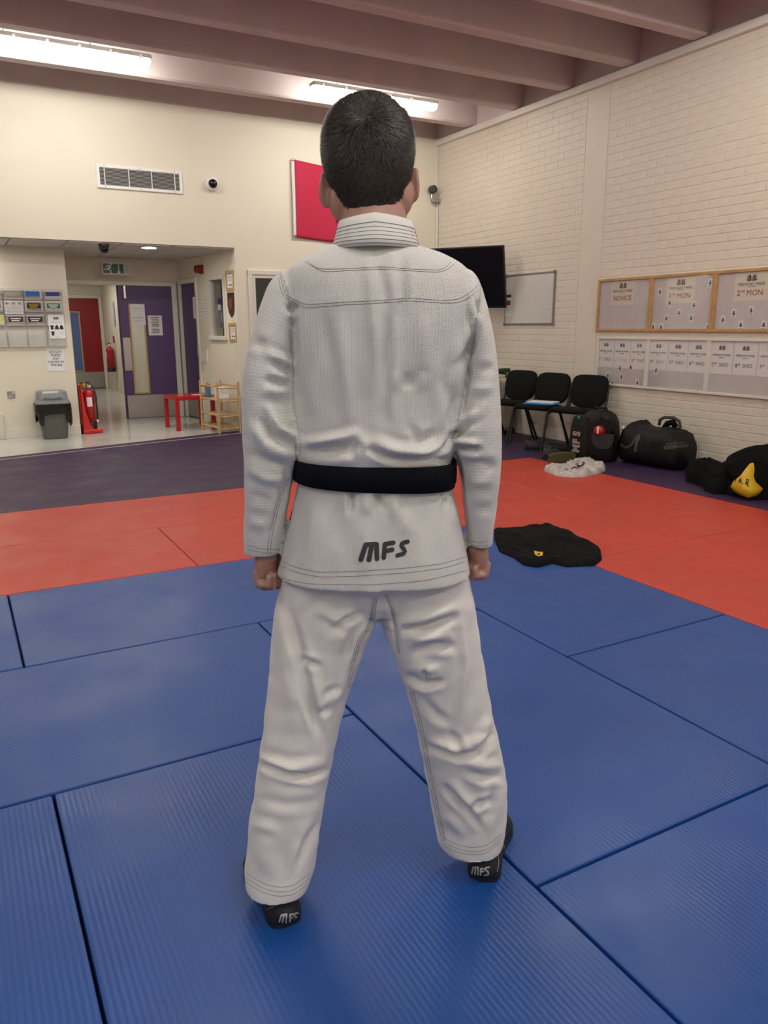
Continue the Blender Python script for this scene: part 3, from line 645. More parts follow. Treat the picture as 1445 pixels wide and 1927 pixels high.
for i in range(13):
    u = i/12; a = PI*u; rings.append([(.09+.115*math.cos(a), -.158-.035*math.sin(a*1)*(1-j/6)-.01, .30-.16*(j/6)*(math.sin(a)**.6+.02)) for j in range(7)])
fl_.loft(rings, False).build('open_flap', mat('grey_lining', (.04, .037, .036), .7), t, True)
MB().tube([(-.07, .0, .50), (-.06, 0, .535), (.06, 0, .535), (.07, 0, .50)], .012, 8).build('handle', M_nyl, t)
MB().tube([(.05, -.14, .46), (.14, -.16, .43), (.2, -.12, .3), (.2, -.1, .2)], .018, 8).build('strap', M_nyl, t)
mo = mat('dark_opening', (.003, .003, .004), .9)
MB().lathe([(.0, -.004), (.1, -.004), (.1, 0)], (0, 0, 0), 24, 'y').xf(Matrix.Translation((.085, -.166, .36)) @ Matrix.Diagonal((1, 1, .85, 1))).build('opening', mo, t)
B('zip_tag', (-.165, -.2, .43), (-.145, -.185, .46), mat('green_tag', (.02, .35, .08), .6), t, .004)
gl = mat('grey_reflective_print', (.33, .28, .27), .5)
for txt, zz in [('M', .13), ('F', .20), ('S', .28)]:
    o = letter(txt, .10, gl, t, (-.165, -.196, zz), (PI/2, -PI/2+.08, 0), bold=.006)
t2 = thing('red_glove', 'red and white padded glove sticking out of the backpack', 'glove', (5.72, 5.80, 0), math.radians(-62))
MB().lathe([(0, .0), (.045, .004), (.06, .03), (.05, .07), (.02, .09), (0, .092)], (.055, -.175, .285), 18, 'z').build('shell', M_red, t2, True)
B('stripe', (.05, -.24, .30), (.066, -.20, .37), M_white, t2, .004)
tag(MB().bbox((0, -.02, 0), (.05, .01, .03), .008).xf(Matrix.Translation((5.78, 5.56, .345)) @ Matrix.Rotation(.3, 4, 'Y')).build('white_tape', M_white), 'small white tape roll in the backpack mouth', 'tape')
# duffel bag
c0, c1 = Vector((5.97, 5.60)), Vector((6.02, 4.98)); ax = (c1-c0).normalized(); Ld = (c1-c0).length
t = thing('duffel_bag', 'large black duffel bag against the brick wall', 'bag', (c0.x, c0.y, 0), math.atan2(ax.y, ax.x))
rings = []
for i in range(41):
    u = i/40; x = u*Ld*1.06-.02; e_ = min(1, max(.02, min(u, 1-u))/.08)**.6
    hh_ = (.385+.035*math.exp(-((u-.16)/.05)**2)+.012*math.sin(u*11))*(.5+.5*e_**.5)
    ring = []
    for k_ in range(56):
        a = 2*PI*k_/56; cs, sn = math.cos(a), math.sin(a)
        y = math.copysign(abs(cs)**.75, cs)*.215*(.7+.3*e_); z = .5*hh_+math.copysign(abs(sn)**.8, sn)*.5*hh_
        nz = pnoise(x*7, cs*1.6, sn*1.6+2.2)*.014-abs(pnoise(x*11, cs*3, sn*3+7))*.022
        ring.append((x, y*(1+nz*2), max(0.001, z+nz*max(0, sn+.2))))
    rings.append(ring)
MB().loft(rings).build('body', M_nyl, t, True)
M_web = mat('grey_webbing', (.06, .055, .05), .8)
body = t.children[0]
def strap_on(pts, wdt, name='strap'):
    mb = MB(); rings = []
    for x, a0 in pts: pass
bpy.context.view_layer.update()
for ln, wd_ in [([(1163, 822), (1162, 835), (1158, 850)], 6), ([(1168, 836), (1178, 842), (1188, 838), (1196, 825), (1205, 818)], 4), ([(1204, 820), (1198, 834), (1196, 850)], 6), ([(1249, 843), (1270, 840), (1294, 838)], 7), ([(1254, 836), (1290, 832)], 2.5)]:
    stroke_px(body, [(ln[i][0]+(ln[i+1][0]-ln[i][0])*q/4, ln[i][1]+(ln[i+1][1]-ln[i][1])*q/4) for i in range(len(ln)-1) for q in range(4)]+[ln[-1]], wd_, M_web, 'strap', t, .006)
def wl(px, py, x): 
    p = onp(0, x, px, py); return t.matrix_world.inverted() @ p
MB().tube([wl(1240, 800, 6.08), wl(1242, 790, 6.08), wl(1250, 785.5, 6.08), (wl(1268, 786, 6.08)), wl(1278, 793, 6.08), wl(1280, 803, 6.08), wl(1274, 810, 6.08)], .016, 8).build('handle', M_web, t, True)
MB().tube([wl(1250, 806, 6.06), wl(1256, 797, 6.06), wl(1266, 794, 6.06), wl(1271, 803, 6.06)], .03, 10).build('rolled_belt', M_blk, t, True)
# pile of dark clothes, black jacket and yellow bag
poly = [G2(*q, .0) for q in [(1289, 890), (1300, 886), (1325, 884), (1350, 889), (1370, 896), (1385, 915), (1372, 930), (1345, 931), (1325, 924), (1322, 916), (1290, 906)]]
t = heap(poly, lambda x, y: .11+.05*pnoise(x*5, y*5, 8), fold=.035, fs=4.5, seed=9.2).build('clothes_pile', M_blk, None, True); tag(t, 'crumpled black clothing on the purple floor between the duffel and the yellow bag', 'clothing')
tx0 = Vector((5.72, 3.86))
rings = []; mb = MB()
for i in range(30):
    v = i/29; zz = .40*(1-(1-v)**1.0)
    ring = []
    for k_ in range(64):
        a = 2*PI*k_/64; rr = (1-v**3.2)**.5 if v < 1 else .02
        rx = (.25+.06*math.cos(a*2+1))*max(.03, rr); ry = (.34+.05*math.sin(a*3))*max(.03, rr)
        nn = 1+.24*pnoise(math.cos(a)*1.8, math.sin(a)*1.8, v*2.6+3)+.07*(1-2*abs(pnoise(math.cos(a)*3.5, math.sin(a)*3.5, v*3)))
        ring.append((tx0.x+rx*math.cos(a)*nn, tx0.y+ry*math.sin(a)*nn+.02*v, zz*(1+.08*pnoise(a, v))))
    rings.append(ring)
t = mb.loft(rings).build('black_jacket', M_blk, None, True); tag(t, 'black jacket heaped over a bag at the right edge', 'clothing')
bpy.context.view_layer.update()
t2 = thing('yellow_bag', 'yellow bag with black letters poking out from under the black jacket', 'bag', (5.46, 3.95, 0))
def ybag():
    pts = [(1411, 872), (1412, 885), (1411, 897), (1412, 910), (1418, 924), (1407, 937), (1393, 932), (1380, 924), (1374, 916), (1380, 905), (1393, 895), (1402, 883)]
    P3 = []
    for i, (px, py) in enumerate(pts):
        f_ = (py-872)/65; p = onp(0, 5.45-.10*f_, px, py); P3.append(Vector((p.x-5.46, p.y-3.95, max(.003, p.z))))
    c = sum(P3, Vector())/len(P3)+Vector((-.05, 0, 0)); n = len(P3); mb = MB()
    mid = [(P3[i]+c)/2+Vector((-.03+.012*pnoise(i*1.3, 2), 0, 0)) for i in range(n)]
    bk = [p+Vector((.20, .02, -.0)) for p in P3]
    mb.add(P3+mid+[c]+bk, [(i, (i+1) % n, n+(i+1) % n, n+i) for i in range(n)]+[(n+i, n+(i+1) % n, 2*n) for i in range(n)]+[(i, 2*n+1+i, 2*n+1+(i+1) % n, (i+1) % n) for i in range(n)]+[tuple(2*n+1+i for i in range(n))])
    return mb
yb_ = ybag().build('shell', M_yel, t2, True)
bpy.context.view_layer.update()
def seg(ln, q=3): return [(ln[i][0]+(ln[i+1][0]-ln[i][0])*j/q, ln[i][1]+(ln[i+1][1]-ln[i][1])*j/q) for i in range(len(ln)-1) for j in range(q)]+[ln[-1]]
for ln, w_ in [([(1384.5, 901), (1384, 907)], 2.2), ([(1389, 905.5), (1390.5, 905.5)], 1.6), ([(1390.5, 908), (1394, 899.5), (1395.5, 910.5)], 1.8), ([(1392, 906), (1395, 906.5)], 1.4), ([(1398, 910), (1399.5, 910.5)], 1.8), ([(1402.5, 913), (1404.5, 902), (1408, 903), (1407.5, 908.5), (1403.5, 908)], 2.0), ([(1405, 908.5), (1407.5, 916.5)], 2.2)]:
    stroke_px(yb_, seg(ln), w_, M_ink, 'lettering', t2, .004)
stroke_px(yb_, seg([(1393, 893), (1398, 897), (1404, 891), (1407, 883)], 3), 1.2, mat('pale_print', (.7, .65, .4), .6), 'print', t2, .004)
# ================================================================== ENTRANCE AND CORRIDOR
def Wp(px, py): p = onp(1, YW, px, py); return p.x, p.z
def Dp(px, py, y=YD): p = onp(1, y, px, py); return p.x, p.z
# leaflet rack
M_acr = mat('acrylic', (.80, .78, .73), .08, trans=.2, alpha=.42)
t = thing('leaflet_rack', 'clear acrylic leaflet rack with rows of pockets on the entrance wall', 'rack', (0, YW-.004, 0))
B('back_panel', (.30, -.006, 1.105), (1.30, 0, 1.80), M_acr, t)
rowz = [(1.69, 1.785), (1.545, 1.655), (1.385, 1.49), (1.13, 1.31)]
colx = [(.42, .615), (.635, .845), (.855, 1.06), (1.08, 1.28)]
for (z0, z1) in rowz:
    for (x0_, x1_) in colx:
        m_ = MB().box((x0_, -.034, z0-.02), (x1_, -.031, z1-.01)).box((x0_, -.034, z0-.02), (x1_, -.004, z0-.017)).box((x0_, -.034, z0-.02), (x0_+.003, -.004, z1-.01)).box((x1_-.003, -.034, z0-.02), (x1_, -.004, z1-.01))
        m_.build('pocket', M_acr, t)
def leaflet(x0_, x1_, z0, z1, band, label, tl=None, yoff=-.036):
    t = thing('leaflet', label, 'leaflet', ((x0_+x1_)/2, YW+yoff, (z0+z1)/2), 0, 'leaflets in the entrance rack'); w_, h_ = x1_-x0_, z1-z0
    B('card', (-w_/2, -.002, -h_/2), (w_/2, 0, h_/2), M_paper, t)
    if band:
        B('band', (-w_*.38, -.003, -h_*.27), (w_*.38, -.002, h_*.27), band, t)
        if tl:
            for i, zz in enumerate((h_*.09, -h_*.12)): B('text_line', (-w_*.28+.01*i, -.0036, zz-.006), (w_*.28-.02*i, -.003, zz+.006), tl, t)
    return t
cm = lambda n, c: mat(n, s2l(*c), .6)
leaflet(*colx[1], 1.695, 1.785, cm('silver_print', (165, 160, 145)), 'leaflet card with silver band, top row of the rack')
leaflet(*colx[2], 1.695, 1.785, cm('azure_print', (25, 100, 190)), 'leaflet card with bright blue band, top row of the rack')
leaflet(*colx[3], 1.695, 1.785, cm('indigo_print', (55, 45, 140)), 'leaflet card with indigo band, top right of the rack')
leaflet(*colx[0], 1.695, 1.785, cm('pale_print2', (190, 185, 175)), 'pale leaflet card at the left edge, top row of the rack')
leaflet(*colx[0], 1.545, 1.655, cm('rose_print', (200, 50, 80)), 'leaflet card with rose red band at the left edge, second row')
leaflet(*colx[2], 1.545, 1.655, cm('black_print', (25, 22, 18)), 'leaflet card with black band and yellow lettering, second row', cm('yellow_text', (190, 160, 20)))
leaflet(*colx[3], 1.545, 1.655, cm('green_print', (30, 110, 55)), 'leaflet card with green band, second row of the rack', M_paper)
leaflet(*colx[0], 1.385, 1.49, cm('yellow_print', (235, 215, 30)), 'leaflet card with yellow band at the left edge, third row')
leaflet(*colx[1], 1.385, 1.49, cm('brown_print', (75, 30, 20)), 'leaflet card with dark brown band, third row of the rack', M_paper)
leaflet(*colx[2], 1.385, 1.49, cm('black_print', (25, 22, 18)), 'leaflet card with black band and white lettering, third row', M_paper)
t = leaflet(colx[1][0]-.005, colx[1][1]-.01, 1.50, 1.655, None, 'tall white leaflet with three small logos, second row of the rack', yoff=-.034)
for x, m_ in ((-.07, M_ink), (-.0, INK['red']), (.065, INK['dark'])): B('logo', (x-.018, -.003, .035), (x+.018, -.002, .06), m_, t)
for i in range(5): B('text_line', (-.075, -.003, .005-i*.016), (.075-.02*(i % 2), -.002, .009-i*.016), M_faint, t)
# club wear poster
x0_, z1_ = Wp(87, 592); x1_, z0_ = Wp(122, 637)
t = thing('poster', 'white club wear poster with black garment pictures at the rack corner', 'poster', ((x0_+x1_)/2+.008, YW-.04, (z0_+z1_)/2)); w_, h_ = x1_-x0_-.005, z1_-z0_
B('sheet', (-w_/2, -.002, -h_/2), (w_/2, 0, h_/2), M_paper, t)
horns(t, 0, h_*.36, .035, -.003)
for i, zz in enumerate((.22, .18, .14)): B('text_line', (-w_*.36, -.003, h_*zz-.002), (w_*.36, -.002, h_*zz+.002), M_faint, t)
def tee(x, z, s): return MB().prism([(x-.5*s, z+.35*s), (x-.2*s, z+.5*s), (x+.2*s, z+.5*s), (x+.5*s, z+.35*s), (x+.42*s, z+.12*s), (x+.26*s, z+.2*s), (x+.3*s, z-.5*s), (x-.3*s, z-.5*s), (x-.26*s, z+.2*s), (x-.42*s, z+.12*s)], -.0032, -.002)
def hood(x, z, s): return MB().prism([(x-.48*s, z-.45*s), (x-.35*s, z+.25*s), (x-.12*s, z+.55*s), (x+.12*s, z+.55*s), (x+.35*s, z+.25*s), (x+.48*s, z-.45*s), (x+.2*s, z-.5*s), (x-.2*s, z-.5*s)], -.0032, -.002)
for f_, x, z in ((tee, -w_*.3, -h_*.03), (hood, 0, -h_*.03), (hood, w_*.3, -h_*.03), (tee, -w_*.28, -h_*.28)): f_(x, z, .05).build('garment_picture', M_ink, t)
for i in range(3): B('text_line', (w_*.15, -.003, -h_*(.22+.05*i)), (w_*.42, -.002, -h_*(.205+.05*i)), M_faint, t)
B('text_line', (-.02, -.003, -h_*.44), (.02, -.002, -h_*.43), INK['dark'], t)
# bin notice
x0_, z1_ = Wp(87, 654); x1_, z0_ = Wp(123, 698)
t = thing('notice', 'white paper notice about liquids taped above the grey bin', 'notice', ((x0_+x1_)/2, YW, (z0_+z1_)/2)); t.rotation_euler = (0, .03, 0); w_, h_ = .205, .29
B('sheet', (-w_/2, -.003, -h_/2), (w_/2, -.001, h_/2), M_paper, t)
for i, ln in enumerate(['DO NOT', 'PLACE', 'ANY', 'LIQUIDS IN', 'THIS BIN']): letter(ln, .036, M_ink, t, (0, -.0034, .085-i*.039), bold=.0004)
B('underline', (-.06, -.0036, .062), (.06, -.003, .065), M_ink, t)
# wall socket
x, z = Wp(21, 742.5)
t = thing('wall_socket', 'grey metal single wall socket on the entrance wall', 'socket', (x, YW, z))
MB().bbox((-.043, -.01, -.043), (.043, 0, .043), .004).build('plate', M_steel, t); B('switch', (.014, -.015, .012), (.03, -.01, .036), M_white, t, .002)
for q in ((-.012, -.006), (-.024, -.026), (.0, -.026)): B('pin_hole', (q[0]-.004, -.0105, q[1]-.008), (q[0]+.004, -.01, q[1]+.006), M_white, t)
# narrow cream door frame at the far left edge
struct(B('trim_3', (.30, YW-.04, 0), (.475, YW, .32), M_frame, None, .006), 'narrow cream door frame at the left edge of the skirting')
# bin
bx, by = 1.03, 10.36
t = thing('waste_bin', 'grey plastic swing bin with black liner against the entrance wall', 'bin', (bx, by, 0), -.02)
def rr(wx, wy, z, n=32, e=.35): return [(math.copysign(abs(math.cos(a))**e, math.cos(a))*wx, math.copysign(abs(math.sin(a))**e, math.sin(a))*wy, z) for a in [2*PI*k_/n for k_ in range(n)]]
M_bin = mat('bin_grey', (.11, .11, .10), .5); M_lid = mat('lid_grey', (.23, .25, .255), .35)
MB().loft([rr(.135, .11, 0), rr(.14, .115, .01), rr(.185, .15, .44)]).build('body', M_bin, t)
MB().loft([rr(.20, .165, .425), rr(.205, .17, .44), rr(.20, .165, .46), rr(.185, .15, .475), rr(.17, .125, .575), rr(.15, .10, .59)]).build('lid', M_lid, t)
MB().add([(-.13, -.150, .495), (.13, -.150, .495), (.12, -.128, .572), (-.12, -.128, .572), (-.13, -.158, .495), (.13, -.158, .495), (.12, -.136, .574), (-.12, -.136, .574)], [(4, 5, 6, 7), (0, 4, 7, 3), (1, 2, 6, 5), (2, 3, 7, 6), (0, 1, 5, 4)]).build('swing_flap', M_lid, t)
MB().tube([(-.1, -.16, .51), (-.05, -.162, .508), (0, -.163, .493), (.05, -.162, .508), (.1, -.16, .51)], .005).build('grip', mat('lid_dark_grey', (.12, .13, .13), .4), t)  # curved grip in a darker grey than the lid
B('sticker', (-.11, -.139, .548), (.07, -.133, .588), M_paper, t)
ln = MB(); rings = []
for i in range(14):
    v = i/13; ring = []
    for k_ in range(72):
        a = 2*PI*k_/72; drop = .22+.03*math.cos(a)+.045*math.sin(a*3+.7)+.03*math.sin(a*5)
        if math.sin(a) < -.6 and abs(math.cos(a)-.05) < .32: drop *= .55
        z = .43-v*max(.07, drop); wv = .012*math.sin(a*9+v*3)*v+.01*pnoise(a*3, v*4)
        s = 1.04+.03*math.sin(v*PI)+wv*2-.10*v*.4
        ring.append((math.copysign(abs(math.cos(a))**.45, math.cos(a))*(.203-.012*v)*s+.012*v*(1 if math.cos(a) > 0 else -1), math.copysign(abs(math.sin(a))**.45, math.sin(a))*(.168-.010*v)*s, z))
    rings.append(ring)
ln.loft(rings, True, False).build('liner', mat('black_liner', (.008, .008, .008), .25, bump=.006, bscale=30), t, True)
# fire extinguishers
M_ext = mat('extinguisher_red', (.42, .012, .014), .3)
def extinguisher(label, loc, rz, h=.5, r_=.075, hose=True):
    t = thing('fire_extinguisher', label, 'fire extinguisher', loc, rz)
    MB().lathe([(r_, .05), (r_, h-.06), (r_*.92, h-.03), (r_*.6, h), (.02, h+.015)], n=24).build('cylinder', M_ext, t, True)
    MB().lathe([(r_*1.03, 0), (r_*1.05, .01), (r_*1.05, .085), (r_*1.0, .09)], n=24).build('base', M_black, t, True)
    MB().lathe([(.016, h+.01), (.018, h+.06), (.01, h+.07)], n=14).build('valve', M_chrome, t, True)
    MB().bbox((-.1, -.012, h+.085), (.03, .012, h+.1), .004).bbox((-.09, -.01, h+.05), (.0, .01, h+.062), .004).build('handle', M_black, t)
    MB().bbox((-.085, -.02, h+.045), (-.045, .02, h+.09), .006).build('safety_tag', mat('yellow_tag', s2l(205, 160, 30), .5), t)
    MB().lathe([(.014, -.02), (.014, -.035)], (.01, 0, h+.045), 14, 'y').build('gauge', M_white, t)
    if hose: MB().tube([(.02, -.01, h+.06), (.05, -.04, h+.04), (.045, -r_-.015, h-.08), (.04, -r_-.02, .2), (.035, -r_-.02, .11)], .012, 8).build('hose', M_black, t, True); MB().lathe([(.012, .085), (.012, .12)], (.035, -r_-.02, 0), 10).build('nozzle', M_white, t)
    lb = [(-r_*1.006*math.sin(a), -r_*1.006*math.cos(a)) for a in [(.1+k_*.18) for k_ in range(6)]]
    MB().loft([[(x, y, h*.58) for x, y in lb], [(x, y, h*.82) for x, y in lb]], False).build('paper_label', M_paper, t)
    return t
extinguisher('red fire extinguisher standing on the red floor stand beside the bin wall', (1.505, 10.66, .055), .5)
t = thing('extinguisher_stand', 'bright red plastic stand holding the front fire extinguisher', 'stand', (1.50, 10.64, 0), .0)
M_st = mat('stand_red', (.62, .02, .018), .4)
MB().bbox((-.115, -.11, 0), (.13, .12, .055), .018, 3).build('base', M_st, t)
MB().prism([(-.112, .03), (-.112, .60), (-.10, .64), (-.085, .60), (-.06, .30), (-.02, .12), (.02, .06), (.0, .03)], -.09, -.06).prism([(-.112, .03), (-.112, .60), (-.10, .64), (-.085, .60), (-.06, .30), (-.02, .12), (.02, .06), (.0, .03)], .08, .11).bbox((-.115, -.09, .02), (-.095, .11, .63), .006).build('back_panel', M_st, t)
# exit sign
x0_, z1_ = Dp(190, 493, 11.6); x1_, z0_ = Dp(245, 518, 11.6)
t = thing('exit_sign', 'green running man exit sign under the entrance ceiling', 'sign', ((x0_+x1_)/2, 11.6, (z0_+z1_)/2), 0); w_, h_ = x1_-x0_, z1_-z0_-.004
MB().bbox((-w_/2, -.015, -h_/2), (w_/2, .05, h_/2), .006).build('case', mat('sign_case', (.7, .7, .66), .5), t)
B('green_panel', (-w_/2+.018, -.017, -h_/2+.018), (w_*.26, -.015, h_/2-.018), mat('exit_green', s2l(12, 74, 52), .35), t)
B('white_panel', (w_*.26, -.0168, -h_/2+.018), (w_/2-.018, -.015, h_/2-.018), mat('sign_grey', (.48, .46, .5), .4), t)
u = h_/2; wm = M_white
man = MB()
def bar(mb, a, b, wd_, y=-.0185):
    a, b = Vector((a[0], 0, a[1])), Vector((b[0], 0, b[1])); d = (b-a).normalized(); nn = Vector((-d.z, 0, d.x))*wd_/2
    mb.add([(p.x, yy, p.z) for yy in (y, -.017) for p in (a-nn, b-nn, b+nn, a+nn)], [(0, 1, 2, 3), (7, 6, 5, 4), (0, 4, 5, 1), (1, 5, 6, 2), (2, 6, 7, 3), (3, 7, 4, 0)])
cx_ = -w_*.24
for a, b, wd_ in [((cx_+.02, .040), (cx_-.02, -.012), .024), ((cx_-.02, -.012), (cx_-.075, -.012), .012), ((cx_-.015, -.018), (cx_+.02, -.03), .014), ((cx_+.02, -.03), (cx_+.022, -.065), .012), ((cx_+.01, .04), (cx_-.03, .036), .010), ((cx_-.03, .036), (cx_-.045, .015), .010), ((cx_+.01, .025), (cx_+.03, .0), .010)]: bar(man, a, b, wd_)
man.lathe([(.013, -.0185), (.013, -.017)], (cx_+.032, 0, .058), 12, 'y').build('running_figure', wm, t)
ar = MB(); bar(ar, (w_*.10, .066), (w_*.10, -.04), .010); ar.prism([(w_*.10-.03, -.038), (w_*.10+.03, -.038), (w_*.10, -.07)], -.0185, -.017).build('arrow', wm, t)
MB().tube([(-w_*.3, .02, h_/2), (-w_*.3, .02, ZA-(z0_+z1_)/2)], .005).tube([(w_*.3, .02, h_/2), (w_*.3, .02, ZA-(z0_+z1_)/2)], .005).build('hanger', M_white, t)
tag(MB().tube([(x1_, 11.63, z1_-.02), (x1_+.15, 11.75, z1_-.09), (x1_+.35, 11.8, z1_-.075), (x1_+.55, 11.7, z1_+.0), (x1_+.7, 11.4, ZA-.005)], .005, 6).build('loose_cable', M_gloss), 'loose white cable sagging from the exit sign to the ceiling', 'cable')
# recessed downlight
p_ = onp(2, ZA, 280, 464)
t = thing('downlight', 'round lit downlight in the entrance tile ceiling', 'ceiling light', (p_.x, p_.y, ZA))
MB().lathe([(.085, 0), (.10, -.004), (.10, -.012), (.085, -.016)], n=28).build('rim', M_white, t, True)
MB().lathe([(.0, -.016), (.082, -.017), (.082, -.010)], n=28).build('diffuser', mat('downlight_glow', (.9, .9, .9), .4, emit=(1, .97, .9), estr=130), t)
t2 = copy_tree(t); t2.location = (.1, 10.25, ZA); t2['label'] = 'round lit downlight beyond the left edge of the entrance'
t = thing('corridor_light', 'lit square ceiling panel light in the corridor', 'ceiling light', (1.95, 14.6, 2.3))
B('rim', (-.3, -.3, -.02), (.3, .3, 0), M_white, t, .006); B('diffuser', (-.27, -.27, -.025), (.27, .27, -.018), mat('panel_glow', (.9, .9, .9), .4, emit=(1, .96, .86), estr=14), t)
t2 = copy_tree(t); t2.location = (2.2, 16.9, 2.3); t2['label'] = 'lit square ceiling panel light at the far end of the corridor'
# ---- doors
def vision(parent, x0_, x1_, z0, z1, y, glass, b=.022):
    for q in [((x0_, y-.012, z0), (x0_+b, y, z1)), ((x1_-b, y-.012, z0), (x1_, y, z1)), ((x0_+b, y-.012, z1-b), (x1_-b, y, z1)), ((x0_+b, y-.012, z0), (x1_-b, y, z0+b))]: B('glazing_bead', *q, M_oak, parent, .002)
    B('pane', (x0_+b, y-.006, z0+b), (x1_-b, y-.002, z1-b), glass, parent)
# red door at the corridor end
t = struct(thing('door_2', 'red door with blue glass strip at the end of the corridor', 'x', (1.93, YE, 0))); del t['category']
B('leaf', (0, 0, .01), (1.05, .045, 1.95), mat('red_laminate', (.27, .008, .012), .4), t)
vision(t, .42, .64, .38, 1.68, 0, mat('blue_glass', s2l(88, 112, 165), .2), .028)
B('kick_plate', (.0, -.004, .02), (1.04, 0, .37), M_steel, t)
for q in [((-.07, -.03, 0), (0, .03, 2.02)), ((1.05, -.03, 0), (1.12, .03, 2.02)), ((-.07, -.0315, 1.955), (1.12, .03, 2.03))]: B('door_frame', *q, M_frame, t, .006)
# open double door frame with the purple leaf
t = struct(thing('door_3', 'purple double door leaf with glass strip and steel plates, closed half', 'x', (0, YD, 0))); del t['category']
xl_, xr_ = 2.205, 2.972
def leaf_with_hole(x0_, x1_, z0, z1, hx0, hx1, hz0, hz1, m_, parent, d=.044):
    MB().box((x0_, 0, z0), (hx0, d, z1)).box((hx1, 0, z0), (x1_, d, z1)).box((hx0, 0, z0), (hx1, d, hz0)).box((hx0, 0, hz1), (hx1, d, z1)).build('leaf', m_, parent)
vx0, vx1 = 2.335, 2.565
leaf_with_hole(xl_, xr_, .01, 1.925, vx0+.01, vx1-.01, .385, 1.66, M_purpled, t)
vision(t, vx0, vx1, .375, 1.67, 0, mat('clear_door_glass', (.85, .9, .88), .05, trans=1, alpha=.35), .022)
B('kick_plate', (xl_+.02, -.004, .02), (xr_-.01, 0, .355), M_steel, t)
B('push_plate', (xl_+.02, -.004, .72), (xl_+.125, 0, 1.195), M_steel, t)
MB().bbox((2.275, -.05, 1.74), (2.315, 0, 1.925), .008).build('closer_arm', M_chrome, t)
for q in [((xr_, -.03, 0), (xr_+.075, .05, 1.99)), ((XW+.02, -.0315, 1.925), (xr_+.076, .05, 1.992)), ((XW+.02, -.03, 0), (XW+.09, .05, 1.99))]: B('door_frame', *q, M_frame, t, .01)
B('meeting_edge', (xl_-.008, -.012, .01), (xl_+.004, .05, 1.925), mat('purple_edge', (.04, .02, .08), .5), t)
def sheet(name, label, x, y, z, w_, h_, lines, rz=0, cat='notice'):
    t = thing(name, label, cat, (x, y, z), rz); B('sheet', (-w_/2, -.002, -h_/2), (w_/2, 0, h_/2), M_paper, t)
    for (x0_, x1_, zz, th) in lines: B('text_line', (x0_*w_, -.0027, zz*h_-th/2), (x1_*w_, -.002, zz*h_+th/2), (M_faint if th > .011 else M_ink) if th > .008 else INK['dark'], t)
    return t
sheet('notice', 'tall white sheet on the glass of the purple door', 2.463, YD-.013, 1.52, .205, .30, [(-.35, .35, .28, .003), (-.35, .35, -.12, .003), (-.38, .38, -.16, .003), (-.3, .3, -.3, .004)])
sheet('notice', 'white text notice beside the glass of the purple door', 2.705, YD-.001, 1.365, .205, .285, [(-.3+.04*(i % 3), .3-.04*(i % 2), .40-.085*i, .010) for i in range(10) if i not in (6,)])
# far extinguisher on the corridor wall, with its signs
extinguisher('red fire extinguisher hung on the far corridor wall', (2.955, 17.3, .42), -1.2, .5, .08, False)
tag(B('extinguisher_sign', (3.045, 17.25, 1.02), (3.058, 17.37, 1.16), M_red), 'small red sign above the far extinguisher', 'sign')
tag(B('wall_sign', (3.045, 16.95, 1.35), (3.058, 17.1, 1.85), mat('sign_mix', (.35, .37, .45), .5, var=.5, vscale=18)), 'tall narrow printed sign on the far corridor wall', 'sign')
t = struct(thing('door_4', 'cream framed doorway on the corridor wall', 'x', (XC, 15.3, 0))); del t['category']
B('door_frame', (-.03, .9, 0), (.0, 1.0, 2.05), M_frame, t); B('door_frame', (-.03, 0, 0), (.0, .1, 2.05), M_frame, t); B('door_frame', (-.03, 0, 1.98), (.0, 1.0, 2.06), M_frame, t); B('leaf', (-.012, .1, 0), (0, .9, 1.98), M_gloss, t)
# ---- slanted wall: door, window, pictures.  local frame: x to the viewer's right, -y out of the wall
SRZ = math.atan2(-sdir.y, -sdir.x)
def sthing(name, label, cat, s, z, off=0.0, group=None):
    p = SA+sdir*s+snor*off; return thing(name, label, cat, (p.x, p.y, z), SRZ, group)
t = struct(sthing('door_5', 'narrow purple door on the side wall of the entrance', 'x', s_d0, 0)); del t['category']
wd_ = SL-s_d0-.04
B('leaf', (-wd_, .02, .01), (0, .06, 1.955), M_purpled, t); B('kick_plate', (-wd_+.01, .016, .02), (-.01, .02, .36), M_steel, t)
for q in [((0, -.02, 0), (.06, .06, 2.02)), ((-wd_-.05, -.02, 0), (-wd_, .06, 2.02)), ((-wd_-.05, -.0215, 1.955), (.061, .06, 2.022))]: B('door_frame', *q, M_frame, t, .008)
MB().bbox((.005, -.04, .93), (.05, -.02, 1.09), .006).build('lock_plate', M_chrome, t)
s_, z_ = son(366, 579); sheet('notice', 'narrow paper notice on the narrow purple door', 0, 0, 0, .20, .30, [(-.25, .25, .36-.14*i, .012) for i in range(6)]); o = col.objects[-1]
nt_ = [o for o in col.objects if o.get('label') == 'narrow paper notice on the narrow purple door'][0]; p = SA+sdir*(s_)-snor*.018; nt_.location = (p.x, p.y, z_); nt_.rotation_euler = (0, 0, SRZ)
t = struct(sthing('window_1', 'cream framed office window with posters behind the glass', 'x', (s_wl+s_wr)/2, (zw0+zw1)/2)); del t['category']
ww, wh = s_wr-s_wl, zw1-zw0
for q in [((-ww/2-.03, -.0265, wh/2-.03), (ww/2+.03, .05, wh/2+.03)), ((-ww/2-.03, -.025, -wh/2-.03), (-ww/2+.015, .05, wh/2-.03)), ((ww/2-.015, -.025, -wh/2-.03), (ww/2+.03, .05, wh/2-.03))]: B('window_frame', *q, M_frame, t, .006)
B('window_sill', (-ww/2-.05, -.05, -wh/2-.04), (ww/2+.04, .05, -wh/2+.012), M_gloss, t, .006)
B('pane', (-ww/2+.015, .012, -wh/2+.01), (ww/2-.015, .016, wh/2-.03), mat('window_glass', (.8, .85, .83), .04, trans=1, alpha=.3), t)
